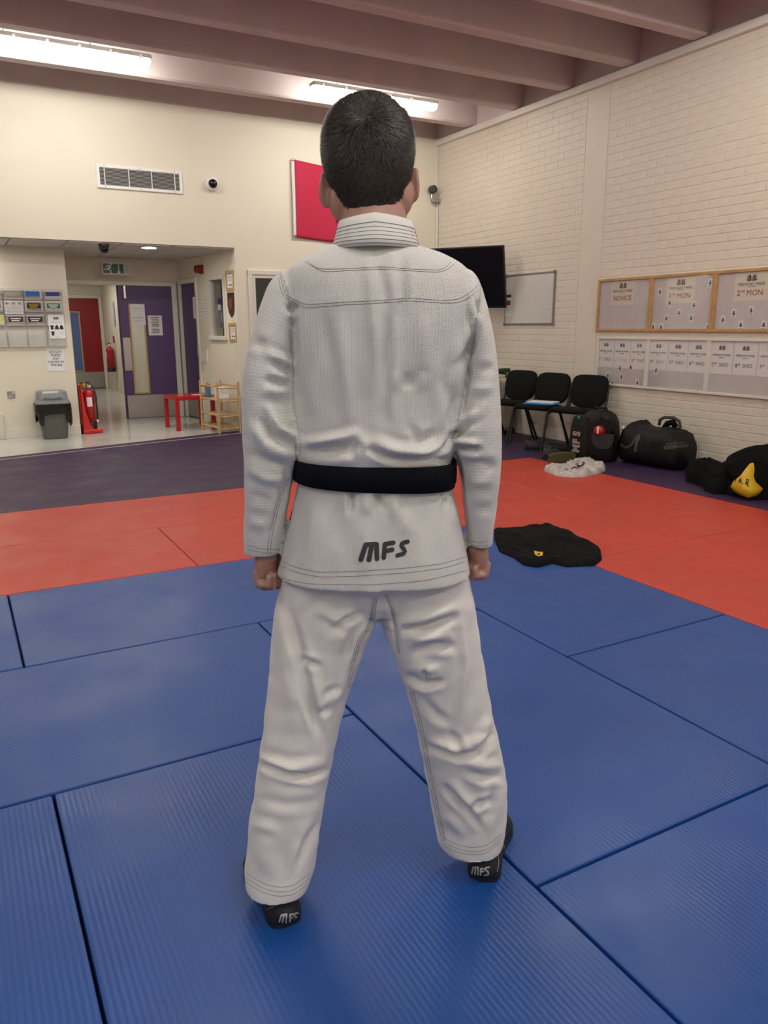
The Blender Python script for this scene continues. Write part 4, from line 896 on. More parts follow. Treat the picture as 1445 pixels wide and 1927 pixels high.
ofc = MB().box((-.7, .55, -.9), (.5, .56, .6)).build('office_back', mat('office_dark', (.02, .022, .02), .8), t)
for i in range(9): B('blind_slat', (-ww/2+.03+i*.055, .24, -wh/2), (-ww/2+.06+i*.055, .245, wh/2), mat('blind_green', (.16, .17, .15), .7), t)
def son_poster(name, label, px0, py0, px1, py1, mats, off):
    s0, z1 = son(px0, py0); s1, z0 = son(px1, py1); t = sthing(name, label, 'poster', (s0+s1)/2, (z0+z1)/2, off); w2, h2 = abs(s0-s1)/2, (z1-z0)/2
    B('sheet', (-w2, 0, -h2), (w2, .002, h2), mats[0], t); return t, w2, h2
t, w2, h2 = son_poster('poster', 'dark blue poster with figures behind the office window, left one', 406, 562, 418, 617, [mat('navy_poster', (.03, .035, .09), .5)], -.024)
for q, m_ in [((-.8, .2, .1, .6), M_paper), ((-.7, -.7, -.1, .0), mat('red_figure', (.35, .05, .04), .6)), ((.1, -.6, .7, .05), mat('blue_figure', (.1, .2, .4), .6))]: B('print', (q[0]*w2, -.001, q[1]*h2), (q[2]*w2, 0, q[3]*h2), m_, t)
t, w2, h2 = son_poster('poster', 'white and red poster behind the office window, right one', 418, 560, 429, 620, [M_paper], -.022)
for q, m_ in [((-.9, -.95, .9, -.7), mat('red_band', (.5, .03, .04), .6)), ((.2, -.5, .9, .3), mat('navy_figure', (.05, .06, .12), .6)), ((.0, .4, .8, .9), M_ink)]: B('print', (q[0]*w2, -.001, q[1]*h2), (q[2]*w2, 0, q[3]*h2), m_, t)
for (px0, py0, px1, py1), lb in [((427, 509, 444, 547), 'oak framed certificate above the shield plaque'), ((433, 607, 449, 644), 'oak framed certificate below the shield plaque')]:
    s0, z1 = son(px0, py0); s1, z0 = son(px1, py1); t = sthing('framed_certificate', lb, 'picture', (s0+s1)/2+.02, (z0+z1)/2); w_, h_ = abs(s0-s1), z1-z0-.01
    B('paper', (-w_/2+.02, -.008, -h_/2+.02), (w_/2-.02, 0, h_/2-.02), M_paper, t); frame4(w_, h_, .035, .02, M_oak, t)
    for i, (a, b2) in enumerate([(.32, .012), (.18, .006), (.12, .006), (.02, .006), (-.22, .02)]): B('text_line', (-w_*.22, -.009, h_*a-b2/2), (w_*.22, -.008, h_*a+b2/2), INK['blue'], t)
s_, z_ = son(438, 573)
t = sthing('shield_plaque', 'dark wooden shield plaque between the two certificates', 'plaque', s_+.02, z_)
sh = [(-.10, .15), (.10, .15), (.10, -.02), (.07, -.10), (0, -.165), (-.07, -.10), (-.10, -.02)]
MB().prism(sh, -.02, 0).build('shield', mat('dark_walnut', (.07, .025, .012), .3), t); MB().prism([(x*.5, z*.5) for x, z in sh], -.026, -.02).build('crest', mat('bronze', (.3, .16, .08), .4, metal=.6), t)
s_, z_ = son(380, 507); t = sthing('alarm_sounder', 'dark red alarm sounder on the side wall near the ceiling', 'alarm', s_, z_)
MB().lathe([(.055, 0), (.06, -.03), (.052, -.07), (.05, -.10), (.03, -.105)], n=22, axis='y').build('horn', mat('sounder_red', (.22, .012, .02), .45), t, True); MB().bbox((-.06, -.015, -.06), (.06, 0, .06), .008).build('base', mat('sounder_red', (.22, .012, .02), .45), t)
for px, py, lb, w_, h_ in [(378, 575, 'narrow printed sheet beside the purple door, left one', .10, .34), (389, 578, 'printed sheet with two columns beside the window', .13, .22)]:
    s_, z_ = son(px, py); p = SA+sdir*s_+snor*.002
    o = sheet('notice', lb, p.x, p.y, z_, w_, h_, [(-.4, .3, .4-.16*i, .012) for i in range(6)], SRZ)
s_, z_ = son(382, 672); t = sthing('switch_plate', 'white plastic switch plate beside the narrow purple door, left one', 'switch', s_, z_); MB().bbox((-.02, -.012, -.06), (.02, 0, .06), .003).build('plate', M_white, t); B('rocker', (-.008, -.016, -.015), (.008, -.012, .015), M_white, t, .002)
s_, z_ = son(389.5, 669); t = sthing('switch_plate', 'taller white plastic switch plate below the window corner', 'switch', s_, z_); MB().bbox((-.035, -.012, -.09), (.035, 0, .09), .003).build('plate', M_white, t)
for zz in (-.04, .04): B('rocker', (-.012, -.016, zz-.02), (.012, -.012, zz+.02), M_white, t, .002)
# ---- red side table, bamboo rack and what stands on them
t = thing('side_table', 'red square side table by the narrow purple door', 'table', (2.765, 10.49, 0), .06)
MB().bbox((-.27, -.27, .40), (.27, .27, .45), .004).build('table_top', M_red, t)
lg = MB().bbox((-.026, -.026, 0), (.026, .026, .402), .003)
lo = None
for sx in (-1, 1):
    for sy in (-1, 1):
        if lo is None: lo = lg.build('leg', M_red, t); q = lo
        else: q = link('leg', lo.data, M_red, t)
        q.location = (sx*.243, sy*.243, 0)
t = tag(B('paper_sheet', (-.07, -.05, 0), (.07, .05, .004), M_paper), 'white paper lying on the red table', 'paper'); t.location = (2.86, 10.40, .4505); t.rotation_euler = (0, 0, .3)
t = tag(MB().bbox((-.03, -.02, 0), (.03, .02, .012), .004).build('snack_wrapper', mat('tan_wrapper', (.55, .4, .25), .6)), 'small tan wrapper on the red table', 'wrapper'); t.location = (2.63, 10.40, .4505)
M_bam = mat('bamboo', (.58, .40, .19), .5, var=.12, vscale=30)
A_, Bq, Cq = Vector((2.915, 9.66, 0)), Vector((2.85, 10.20, 0)), Vector((3.19, 9.77, 0))
ux, uy = (Bq-A_).normalized(), (Cq-A_).normalized(); Ll, Lw = (Bq-A_).length, (Cq-A_).length
uy = Vector((ux.y, -ux.x, 0)); uy = uy if uy.dot(Cq-A_) > 0 else -uy
t = thing('bamboo_rack', 'low bamboo slatted rack beside the red table', 'shelf', A_)
RM = Matrix(((ux.x, uy.x, 0, 0), (ux.y, uy.y, 0, 0), (0, 0, 1, 0), (0, 0, 0, 1)))
t.matrix_world = Matrix.Translation(A_) @ RM
Lw = .29; HR = .655
for x in (0, Ll):
    for y in (0, Lw): B('post', (x-.014, y-.012, 0), (x+.014, y+.012, HR), M_bam, t, .004)
for zz in (.075, .235, .43, .60):
    for y in (0, Lw): MB().tube([(0, y, zz), (Ll, y, zz)], .010, 8).build('rail', M_bam, t)
    for x in (0, Ll): MB().tube([(x, 0, zz-.018), (x, Lw, zz-.018)], .010, 8).build('side_rail', M_bam, t)
    if zz < .5:
        for i in range(5): B('slat', (.0, .03+i*.054, zz), (Ll, .055+i*.054, zz+.008), M_bam, t, .002)
p = A_+ux*(Ll*.80)+uy*.06
t = thing('water_bottle', 'blue translucent water bottle on the bamboo rack', 'bottle', (p.x, p.y, .439))
MB().lathe([(.034, 0), (.037, .01), (.037, .05), (.033, .07), (.037, .09), (.037, .13), (.03, .15)], n=20).build('bottle_body', mat('blue_plastic', (.10, .25, .38), .2, trans=.3), t, True); MB().lathe([(.03, .15), (.03, .17), (.012, .178), (.012, .195)], n=20).build('cap', M_red, t, True)
p = A_+ux*(Ll*.38)+uy*.15
t = tag(MB().bbox((-.10, -.06, 0), (.10, .06, .14), .006).build('carton', M_paper), 'white carton on the bamboo rack next to the bottle', 'box'); t.location = (p.x, p.y, .4385); t.rotation_euler = (0, 0, math.atan2(ux.y, ux.x))
# ================================================================== PERSON
DP = 1.66                                     # distance of the body's centre plane
HF = Vector((math.sin(YAW), math.cos(YAW), 0)); HR_ = Vector((math.cos(YAW), -math.sin(YAW), 0))
PW = Matrix.Translation(HF*DP) @ Matrix.Rotation(-YAW, 4, 'Z'); PWI = PW.inverted()
def pl(px, py, fw):                           # outline point at a given distance -> figure's own frame
    d = ray(px, py); return PWI @ (CAMP+d*(fw/d.dot(HF)))
def lp(v): return proj(PW @ Vector(v))
PWn = np.array(PW); Rn, Un, Fn = np.array(_R), np.array(_U), np.array(_F)
def to_px(V):
    W = V @ PWn[:3, :3].T+PWn[:3, 3]-np.array(CAMP); k_ = W @ Fn
    return np.stack([CX+FPX*(W @ Rn)/k_, CY-FPX*(W @ Un)/k_], 1), W/np.linalg.norm(W, axis=1)[:, None]
def rows_loft(rows, step=5.0, nseg=56, e=2.4, flat_back=1.0):
    """rows: (image y, left x, right x, distance, half depth back, half depth front) -> closed loft of level rings"""
    A = np.array(rows, float); ys = np.arange(A[0, 0], A[-1, 0]+.01, step); cols = [np.interp(ys, A[:, 0], A[:, j]) for j in range(1, 6)]
    def sm(c):
        for _ in range(3): c = np.concatenate([[c[0]], (c[:-2]+2*c[1:-1]+c[2:])/4, [c[-1]]])
        return c
    cols = [sm(c) for c in cols]; rings = []
    for i, y in enumerate(ys):
        a, b = pl(cols[0][i], y, cols[2][i]), pl(cols[1][i], y, cols[2][i]); c = (a+b)/2; rx = (b-a).length/2
        ring = []
        for k_ in range(nseg):
            t_ = 2*PI*k_/nseg; cs, sn = math.cos(t_), math.sin(t_)
            ring.append((c.x+math.copysign(abs(cs)**(2/e), cs)*rx, c.y+math.copysign(abs(sn)**(2/e), sn)*(cols[4][i] if sn > 0 else cols[3][i]), a.z+(b.z-a.z)*(cs+1)/2))
        rings.append(ring)
    return MB().loft(rings)
def remesh(mb, voxel, smooth=3, fac=.5):
    me = bpy.data.meshes.new('tmp'); me.from_pydata(mb.v, [], mb.f); bm = bmesh.new(); bm.from_mesh(me)
    bmesh.ops.recalc_face_normals(bm, faces=bm.faces); bmesh.ops.triangulate(bm, faces=[f for f in bm.faces if len(f.verts) > 4]); bm.to_mesh(me); bm.free()
    o = bpy.data.objects.new('tmp', me); col.objects.link(o)
    m = o.modifiers.new('r', 'REMESH'); m.mode = 'VOXEL'; m.voxel_size = voxel; m.adaptivity = 0
    if smooth: s = o.modifiers.new('s', 'SMOOTH'); s.iterations = smooth; s.factor = fac
    dg = bpy.context.evaluated_depsgraph_get(); out = bpy.data.meshes.new_from_object(o.evaluated_get(dg)); bpy.data.objects.remove(o); bpy.data.meshes.remove(me)
    return out
def getv(me): a = np.empty(len(me.vertices)*3); me.vertices.foreach_get('co', a); return a.reshape(-1, 3)
def getn(me): a = np.empty(len(me.vertices)*3); me.vertex_normals.foreach_get('vector', a); return a.reshape(-1, 3)
def setv(me, V): me.vertices.foreach_set('co', V.ravel()); me.update()
def seg_dist(Q, a, b):
    a, b = np.array(a, float), np.array(b, float); d = b-a; t_ = np.clip(((Q-a) @ d)/(d @ d), 0, 1); return np.linalg.norm(Q-(a+t_[:, None]*d), axis=1), t_
def apply_folds(me, strokes):
    """valleys (negative) and ridges sculpted along strokes on the side of the cloth seen in the photograph"""
    V = getv(me); N = getn(me); Q, D = to_px(V); Nw = N @ PWn[:3, :3].T; face = np.clip(-(Nw*D).sum(1)*2.5, 0, 1); disp = np.zeros(len(V))
    for pts, wpx, amp in strokes:
        best = np.full(len(V), 1e9); tt = np.zeros(len(V)); n = len(pts)-1
        for i in range(n):
            d, t_ = seg_dist(Q, pts[i], pts[i+1]); m = d < best; best = np.where(m, d, best); tt = np.where(m, (i+t_)/n, tt)
        tap = np.sin(PI*np.clip(tt*.96+.02, 0, 1))**.85
        g = np.exp(-(best/wpx)**2)-.35*np.exp(-((best-2.1*wpx)/wpx)**2)
        disp += amp*tap*g
    setv(me, V+N*(disp*face)[:, None])
def soft_noise(me, scale, amp, stretch=(1, 1, 1), seed=0.0):
    V = getv(me); N = getn(me); d = np.array([mnoise.noise(Vector((x*scale*stretch[0]+seed, y*scale*stretch[1], z*scale*stretch[2]))) for x, y, z in V]); setv(me, V+N*(d*amp)[:, None])

# ---------------- cloth materials
def weave_mat(name, c_hi, c_lo, bw, rh, dist):
    m = mat(name, c_hi, .8, spec=.25, sheen=.15); nt = m.node_tree; b = nt.nodes['Principled BSDF']
    uv = nt.nodes.new('ShaderNodeUVMap'); uv.uv_map = 'UVMap'
    br = nt.nodes.new('ShaderNodeTexBrick'); br.offset = .5; br.inputs['Scale'].default_value = 1; br.inputs['Brick Width'].default_value = bw; br.inputs['Row Height'].default_value = rh
    br.inputs['Mortar Size'].default_value = rh*.13; br.inputs['Mortar Smooth'].default_value = .6
    br.inputs['Color1'].default_value = (*c_lo, 1); br.inputs['Color2'].default_value = tuple(x*.95 for x in c_lo)+(1,); br.inputs['Mortar'].default_value = (*c_hi, 1)
    nt.links.new(uv.outputs[0], br.inputs['Vector']); nt.links.new(br.outputs['Color'], b.inputs['Base Color'])
    bp = nt.nodes.new('ShaderNodeBump'); bp.inputs['Distance'].default_value = dist; bp.inputs['Strength'].default_value = .7
    nt.links.new(br.outputs['Fac'], bp.inputs['Height']); nt.links.new(bp.outputs[0], b.inputs['Normal'])
    return m
M_gi = weave_mat('white_rice_weave', (.82, .81, .79), (.68, .675, .67), .0036, .0066, .0008)
M_gi_d = weave_mat('white_diamond_weave', (.80, .79, .77), (.69, .685, .675), .0070, .0038, .0009)
M_pant = mat('white_cotton', (.79, .775, .75), .8, spec=.25, var=.015, vscale=30, bump=.0004, bscale=500, sheen=.1)
M_coll = mat('white_collar_cotton', (.76, .755, .745), .8, bump=.0003, bscale=600)
M_thread = mat('dark_thread', (.13, .13, .13), .8)
M_belt = mat('black_belt_cotton', (.004, .005, .009), .85, spec=.15, bump=.0005, bscale=300)
M_skin = mat('skin', (.44, .245, .195), .5, var=.06, vscale=40)
_b = M_skin.node_tree.nodes['Principled BSDF']; _b.inputs['Subsurface Weight'].default_value = .2; _b.inputs['Subsurface Radius'].default_value = (.012, .005, .003)
M_hair = mat('dark_brown_hair', (.034, .027, .021), .42, spec=.5, var=.7, vscale=170)

# ---------------- jacket
torso = [(455, 634, 780, 1.66, .055, .055), (463, 618, 796, 1.66, .072, .07), (475, 590, 824, 1.66, .088, .085), (490, 562, 856, 1.66, .102, .10), (507, 540, 878, 1.66, .112, .108), (535, 532, 888, 1.66, .122, .115), (570, 534, 888, 1.66, .128, .12),
         (620, 540, 886, 1.66, .13, .122), (680, 544, 880, 1.66, .128, .122), (740, 546, 870, 1.66, .124, .12), (790, 550, 862, 1.66, .124, .118), (825, 552, 857, 1.66, .128, .12), (846, 554, 853, 1.66, .13, .122), (862, 560, 848, 1.66, .122, .118),
         (874, 563, 845, 1.66, .112, .112), (912, 563, 847, 1.66, .112, .112), (930, 558, 852, 1.66, .12, .118), (965, 550, 862, 1.66, .13, .125), (1005, 540, 872, 1.66, .137, .132), (1045, 530, 881, 1.66, .142, .138), (1078, 522, 888, 1.66, .146, .142)]
slv_l = [(508, 538, 572, 1.66, .03, .03), (518, 520, 588, 1.66, .05, .05), (540, 503, 600, 1.66, .068, .068), (580, 488, 585, 1.66, .076, .074), (620, 478, 566, 1.655, .078, .074), (660, 468, 555, 1.65, .076, .072), (700, 460, 552, 1.645, .074, .07), (750, 457, 551, 1.64, .072, .068),
         (800, 457, 556, 1.635, .07, .066), (838, 458, 565, 1.635, .07, .064), (862, 459, 561, 1.635, .066, .062), (900, 460, 549, 1.64, .062, .06), (960, 460, 541, 1.65, .058, .056), (1005, 459, 535, 1.655, .055, .053), (1040, 460, 528, 1.66, .052, .05)]
slv_r = [(510, 858, 884, 1.66, .03, .03), (520, 846, 897, 1.66, .05, .05), (545, 838, 909, 1.66, .066, .066), (580, 855, 917, 1.66, .074, .072), (620, 872, 927, 1.66, .076, .072), (660, 880, 935, 1.66, .074, .07), (700, 880, 940, 1.655, .073, .068), (750, 872, 943, 1.65, .071, .066),
         (800, 860, 944, 1.645, .07, .064), (832, 852, 944, 1.645, .068, .062), (858, 862, 943, 1.645, .064, .06), (900, 870, 940, 1.65, .06, .058), (960, 876, 934, 1.66, .056, .054), (1000, 879, 929, 1.665, .053, .051), (1026, 880, 927, 1.67, .05, .048)]
jm = rows_loft(torso); 
for r_ in (slv_l, slv_r): s_ = rows_loft(r_, nseg=40, e=2.2); jm.add(s_.v, s_.f)
jme = remesh(jm, .0044, 4, .5)
soft_noise(jme, 9, .0045, (1, 1, .45), 3.0); soft_noise(jme, 22, .0022, (1, 1, .6), 8.0)
apply_folds(jme, [
    ([(730, 590), (727, 660), (723, 750)], 9, -.011), ([(756, 470), (758, 560), (738, 655)], 8, -.007), ([(717, 499), (728, 581)], 7, -.005), ([(690, 470), (700, 560), (706, 700)], 10, .005),
    ([(745, 660), (735, 745), (742, 800)], 10, .006), ([(640, 600), (648, 700), (660, 800)], 12, .006), ([(612, 590), (616, 690)], 14, -.006), ([(800, 590), (795, 700)], 14, .006),
    ([(549, 572), (551, 650), (552, 745)], 8, -.009), ([(538, 577), (549, 580), (560, 577)], 7, -.012), ([(900, 562), (904, 598)], 7, -.012), ([(899, 600), (884, 660), (862, 695)], 8, -.010), ([(886, 600), (880, 650)], 9, .008),
    ([(771, 700), (768, 735)], 12, -.008), ([(850, 660), (838, 720), (846, 770)], 11, -.007), ([(590, 700), (588, 780)], 12, .005), ([(860, 735), (848, 790), (848, 826)], 7, -.009),
    ([(564, 836), (602, 832), (640, 824), (680, 812)], 8, .011), ([(572, 850), (610, 849), (650, 845), (664, 842)], 10, -.012), ([(668, 816), (684, 832), (690, 850)], 9, .007), ([(668, 838), (660, 860)], 5, -.010),
    ([(690, 842), (722, 858), (752, 866)], 6, -.012), ([(700, 826), (740, 846), (790, 852), (840, 838)], 9, .014), ([(790, 868), (826, 850), (850, 826)], 5, -.012), ([(752, 866), (800, 862), (848, 866)], 6, -.008), ([(770, 800), (790, 830), (825, 812)], 8, -.008),
    ([(661, 916), (660, 935), (657, 968)], 5, -.012), ([(708, 920), (717, 955)], 5, -.012), ([(690, 918), (688, 970)], 10, .007), ([(740, 918), (745, 985)], 9, .006), ([(830, 927), (839, 950)], 4, -.010), ([(845, 932), (858, 990)], 7, .006),
    ([(600, 930), (588, 1000), (575, 1075)], 14, .006), ([(640, 940), (632, 1040)], 14, -.005), ([(690, 980), (684, 1090)], 16, .006), ([(800, 940), (812, 1060)], 16, -.005), ([(760, 960), (770, 1010)], 14, .004),
    ([(512, 676), (548, 706)], 7, -.010), ([(500, 662), (545, 690)], 8, .008), ([(497, 714), (520, 720), (546, 724)], 6, -.010), ([(490, 735), (545, 742)], 9, .007), ([(478, 640), (500, 655)], 9, -.006),
    ([(501, 760), (526, 806), (562, 832)], 7, .012), ([(487, 785), (512, 818), (556, 845)], 7, -.014), ([(470, 800), (500, 838), (545, 862)], 9, .008), ([(465, 850), (505, 872), (545, 880)], 9, -.009), ([(462, 880), (500, 902), (535, 905)], 9, .007), ([(540, 880), (528, 940), (508, 1010)], 5, -.007), ([(470, 930), (510, 945)], 9, -.005), ([(468, 980), (500, 990)], 9, .004),
    ([(886, 792), (866, 812), (847, 826)], 6, -.014), ([(900, 770), (875, 800)], 8, .010), ([(854, 842), (880, 843), (908, 850)], 6, -.013), ([(858, 832), (900, 834)], 6, .010), ([(900, 700), (930, 690)], 9, -.005), ([(885, 735), (930, 728)], 9, .005), ([(872, 880), (905, 872), (935, 880)], 9, -.007), ([(880, 910), (925, 905)], 9, .006), ([(862, 850), (868, 913), (877, 992)], 4, -.006), ([(890, 960), (925, 955)], 9, -.004)])
# weave coordinates
V = getv(jme); Q, _d = to_px(V)
xl_b = np.interp(Q[:, 1], [500, 560, 700, 760, 840, 900, 1050], [522, 545, 552, 552, 566, 551, 530]); xr_b = np.interp(Q[:, 1], [500, 560, 620, 700, 800, 830, 860, 1050], [905, 903, 895, 880, 860, 850, 866, 882])
left = Q[:, 0] < xl_b; right = Q[:, 0] > xr_b; slv = left | right
uvv = np.stack([V[:, 2], np.arctan2(V[:, 0]+.02, -V[:, 1])*.165], 1)
for msk, rows in ((left, slv_l), (right, slv_r)):
    A = np.array(rows, float); cxp = np.interp(Q[:, 1], A[:, 0], (A[:, 1]+A[:, 2])/2)
    a = np.array([pl(np.interp(y, A[:, 0], (A[:, 1]+A[:, 2])/2), y, 1.65)[0] for y in np.linspace(500, 1050, 56)]); xc = np.interp(Q[:, 1], np.linspace(500, 1050, 56), a)
    th = np.arctan2(V[:, 0]-xc, -V[:, 1]-.0); tilt = np.where(msk == True, .35*np.clip((V[:, 2]-1.2)/.25, 0, 1.2), 0)*(1 if rows is slv_l else -1)
    uvv = np.where(msk[:, None], np.stack([th*.06, V[:, 2]+tilt*th*.12], 1), uvv)
uvl = jme.uv_layers.new(name='UVMap'); li = np.empty(len(jme.loops), int); jme.loops.foreach_get('vertex_index', li); uvl.data.foreach_set('uv', (uvv+5.0)[li].ravel())
jme.materials.clear(); jme.materials.append(M_gi); jme.materials.append(M_gi_d)
pz = np.empty(len(jme.polygons)*3); jme.polygons.foreach_get('center', pz); pz = pz.reshape(-1, 3); Qp, _d = to_px(pz)
mi = ((pz[:, 2] < 1.03) & (np.abs(pz[:, 0]+.02) < .235) & (Qp[:, 0] > np.interp(Qp[:, 1], [880, 1050], [552, 526])) & (Qp[:, 0] < np.interp(Qp[:, 1], [880, 1050], [862, 884]))).astype(int); jme.polygons.foreach_set('material_index', mi)

# ---------------- body: one continuous mesh of head, trunk, arms and fists
hd = MB(); HD = 1.685
head_rows = [(192, 676, 706), (196, 655, 727), (204, 642, 741), (216, 630, 753), (232, 622, 762), (252, 617, 768), (280, 615, 770), (305, 616, 769), (330, 621, 766), (350, 628, 762), (370, 637, 757), (388, 644, 754), (402, 650, 752)]
dep = {192: (.03, .03), 196: (.05, .05), 204: (.068, .066), 216: (.08, .078), 232: (.09, .088), 252: (.097, .094), 280: (.100, .097), 305: (.098, .096), 330: (.09, .094), 350: (.087, .09), 370: (.083, .086), 388: (.077, .08), 402: (.07, .075)}
h_ = rows_loft([(y, a, b, HD, *dep[y]) for y, a, b in head_rows], 4, 40, 2.15); hd.add(h_.v, h_.f)
def cap(a, b, ra, rb, n=16, m=6):
    a, b = Vector(a), Vector(b); d = (b-a).normalized(); up = Vector((0, 0, 1)) if abs(d.z) < .9 else Vector((1, 0, 0)); x = d.cross(up).normalized(); y = x.cross(d); rings = []
    for i in range(m): t_ = PI/2*(i/m-1); rings.append((a+d*ra*math.sin(t_), ra*math.cos(t_)+1e-4))
    for i in range(m+1): t_ = PI/2*i/m; rings.append((b+d*rb*math.sin(t_), rb*math.cos(t_)+1e-4))
    return MB().loft([[p+(x*math.cos(2*PI*k_/n)+y*math.sin(2*PI*k_/n))*r_ for k_ in range(n)] for p, r_ in rings])
def addc(mb, *a): c = cap(*a); mb.add(c.v, c.f)
def ell(mb, c, r3, M=None, n=18):
    e_ = MB().lathe([(math.cos(t_)+1e-3, math.sin(t_)) for t_ in [-PI/2+PI*i/12 for i in range(13)]], n=n); mm = Matrix.Translation(Vector(c)) @ (M or Matrix()) @ Matrix.Diagonal((*r3, 1)); e_.xf(mm); mb.add(e_.v, e_.f)
hc = pl(693, 300, HD); hx, hy, hz = hc.x, hc.y, hc.z
# jaw, chin, brow, nose, lips, cheeks on the far side
ell(hd, (hx, hy+.035, hz-.085), (.058, .062, .06)); ell(hd, (hx, hy+.075, hz-.118), (.026, .022, .022)); ell(hd, (hx, hy+.078, hz+.018), (.058, .022, .022))
addc(hd, (hx, hy+.09, hz+.01), (hx, hy+.115, hz-.038), .010, .014); ell(hd, (hx, hy+.094, hz-.078), (.026, .010, .010))
for s in (-1, 1): ell(hd, (hx+s*.04, hy+.068, hz-.03), (.026, .026, .026))
# neck and trunk
addc(hd, (pl(704, 380, 1.68)), pl(706, 470, 1.66), .062, .066); addc(hd, pl(703, 402, 1.674), pl(706, 455, 1.655), .068, .069)
ell(hd, pl(642, 378, 1.672), (.026, .030, .04)); ell(hd, pl(757, 372, 1.672), (.022, .030, .036))
ell(hd, pl(708, 650, 1.66), (.13, .08, .22)); ell(hd, pl(706, 900, 1.66), (.125, .08, .16)); ell(hd, pl(706, 1040, 1.67), (.15, .09, .11))
arms = []
for sh, el, wr, fwd in [((545, 560), (505, 800), (497, 1030), (1.66, 1.64, 1.655)), ((886, 590), (906, 800), (903, 1018), (1.66, 1.65, 1.668))]:
    a, b, c = pl(*sh, fwd[0]), pl(*el, fwd[1]), pl(*wr, fwd[2]); addc(hd, a, b, .030, .032); addc(hd, b, c, .033, .025); addc(hd, pl(707, 590, 1.66), a, .045, .030); arms.append(c)
for hip, kn, an_, fwd in [((630, 1080), (563, 1390), (524, 1630), (1.665, 1.625, 1.585)), ((795, 1080), (860, 1390), (886, 1560), (1.675, 1.69, 1.71))]:
    a, b, c = pl(*hip, fwd[0]), pl(*kn, fwd[1]), pl(*an_, fwd[2]); addc(hd, a, b, .07, .05); addc(hd, b, c, .05, .036)
# fists
def fist(w, side, sc=1.0, yaw=0.0):
    mb = MB(); R2 = Matrix.Translation(w) @ Matrix.Rotation(yaw, 4, 'Z') @ Matrix.Diagonal((side*sc, sc, sc, 1))     # x towards the thigh
    ell(mb, (.000, .0, -.048), (.019, .036, .05)); addc(mb, (0, 0, .02), (0, 0, -.03), .024, .026)
    for i in range(4):                                   # little finger is nearest the viewer
        y = -.028+i*.0185; L1 = (.030, .036, .039, .035)[i]; r_ = (.0085, .0095, .0098, .0095)[i]; z0 = (-.078, -.085, -.087, -.083)[i]
        k0 = (-.008, y, z0+.012); k1 = (-.002, y-.001, z0-L1*.42); k2 = (.024, y, z0-L1*.30); k3 = (.026, y+.001, z0+L1*.35)
        addc(mb, k0, k1, r_*1.1, r_); addc(mb, k1, k2, r_, r_*.95); addc(mb, k2, k3, r_*.95, r_*.85)
    addc(mb, (.006, .026, -.03), (.02, .045, -.062), .012, .0105); addc(mb, (.02, .045, -.062), (.032, .026, -.084), .0105, .009)
    mb.xf(R2); return mb
f1 = fist(arms[0]+Vector((.004, .0, .01)), 1, 1.0, -.5); hd.add(f1.v, f1.f); f2 = fist(arms[1]+Vector((-.004, 0, .012)), -1, .95, .5); hd.add(f2.v, f2.f)
# ears
def ear(c, side, tilt):
    mb = MB(); out = MB(); rings = []
    for i in range(25):
        t_ = i/24*2*PI
        p = Vector((0, math.cos(t_)*.017, math.sin(t_)*.031*(1 if math.sin(t_) > 0 else .95))); w_ = .0055 if math.sin(t_) > -.6 else .006
        out_ = .014+.006*max(0, math.sin(t_+.3)); p.x = out_
        rings.append(p)
    tmp = MB().tube(rings, .0048, 8, False); mb.add(tmp.v, tmp.f)
    ell(mb, (.009, .002, 0), (.008, .0155, .029)); ell(mb, (.010, .004, -.026), (.006, .009, .010))
    mb.xf(Matrix.Translation(c) @ Matrix.Diagonal((side, 1, 1, 1)) @ Matrix.Rotation(tilt, 4, 'Z') @ Matrix.Rotation(-.22, 4, 'X')); return mb
e1 = ear(pl(623, 357, 1.675), -1, .45); hd.add(e1.v, e1.f); e2 = ear(pl(767, 347, 1.675), 1, .45); hd.add(e2.v, e2.f)
bme = remesh(hd, .0034, 3, .45); bme.materials.clear()
person = link('person', bme, M_skin, None, True); person.matrix_world = PW
tag(person, 'person seen from behind in white judo jacket, black belt and white trousers, feet apart', 'person')
for s in (-1, 1):
    e_ = MB().lathe([(math.cos(t_)*.0115+1e-4, math.sin(t_)*.0115) for t_ in [-PI/2+PI*i/10 for i in range(11)]], n=14); e_.xf(Matrix.Translation((hx+s*.031, hy+.083, hz-.008))).build('eye', M_white, person, True)
# ---------------- hair: cap and short strands
def hair_rings():
    rows = [(y, a-6, b+6) for y, a, b in head_rows]; rows[0] = (186, 678, 704); rows[1] = (191, 652, 730); L_ = []
    for y, a, b in rows: dd = dep.get(y, dep[192] if y < 190 else dep[196]); L_.append((y, a, b, HD, dd[0]+.007, dd[1]+.006))
    return rows_loft(L_, 3, 64, 2.15)
hm = hair_rings()
def hairline(v):                              # keep hair on scalp only: back nape, above the ears, forehead
    ang = math.atan2(v[0]-hx, -(v[1]-hy)); a = abs(ang)   # 0 at the back
    z0 = np.interp(a, [0, .12, .55, .95, 1.25, 1.55, 1.9, 2.3, 3.15], [nape-.022, nape-.016, nape+.000, nape+.032, ear_top-.004, ear_top+.006, ear_top-.008, hz+.055, hz+.062]); return z0
nape = pl(700, 389, 1.59).z; ear_top = pl(620, 330, 1.675).z
zt = max(v[2] for v in hm.v); keep = [v[2] > hairline(v) for v in hm.v]
hf_ = [f for f in hm.f if sum(keep[i] for i in f) >= len(f)/2]
rngh = np.random.default_rng(4); hb = MB(); hb.v = [(x, y, z+.0015*pnoise(x*90, y*90, z*60)) for x, y, z in hm.v]; hb.f = hf_
whorl = pl(684, 236, 1.60); whorl.y = hy-.085
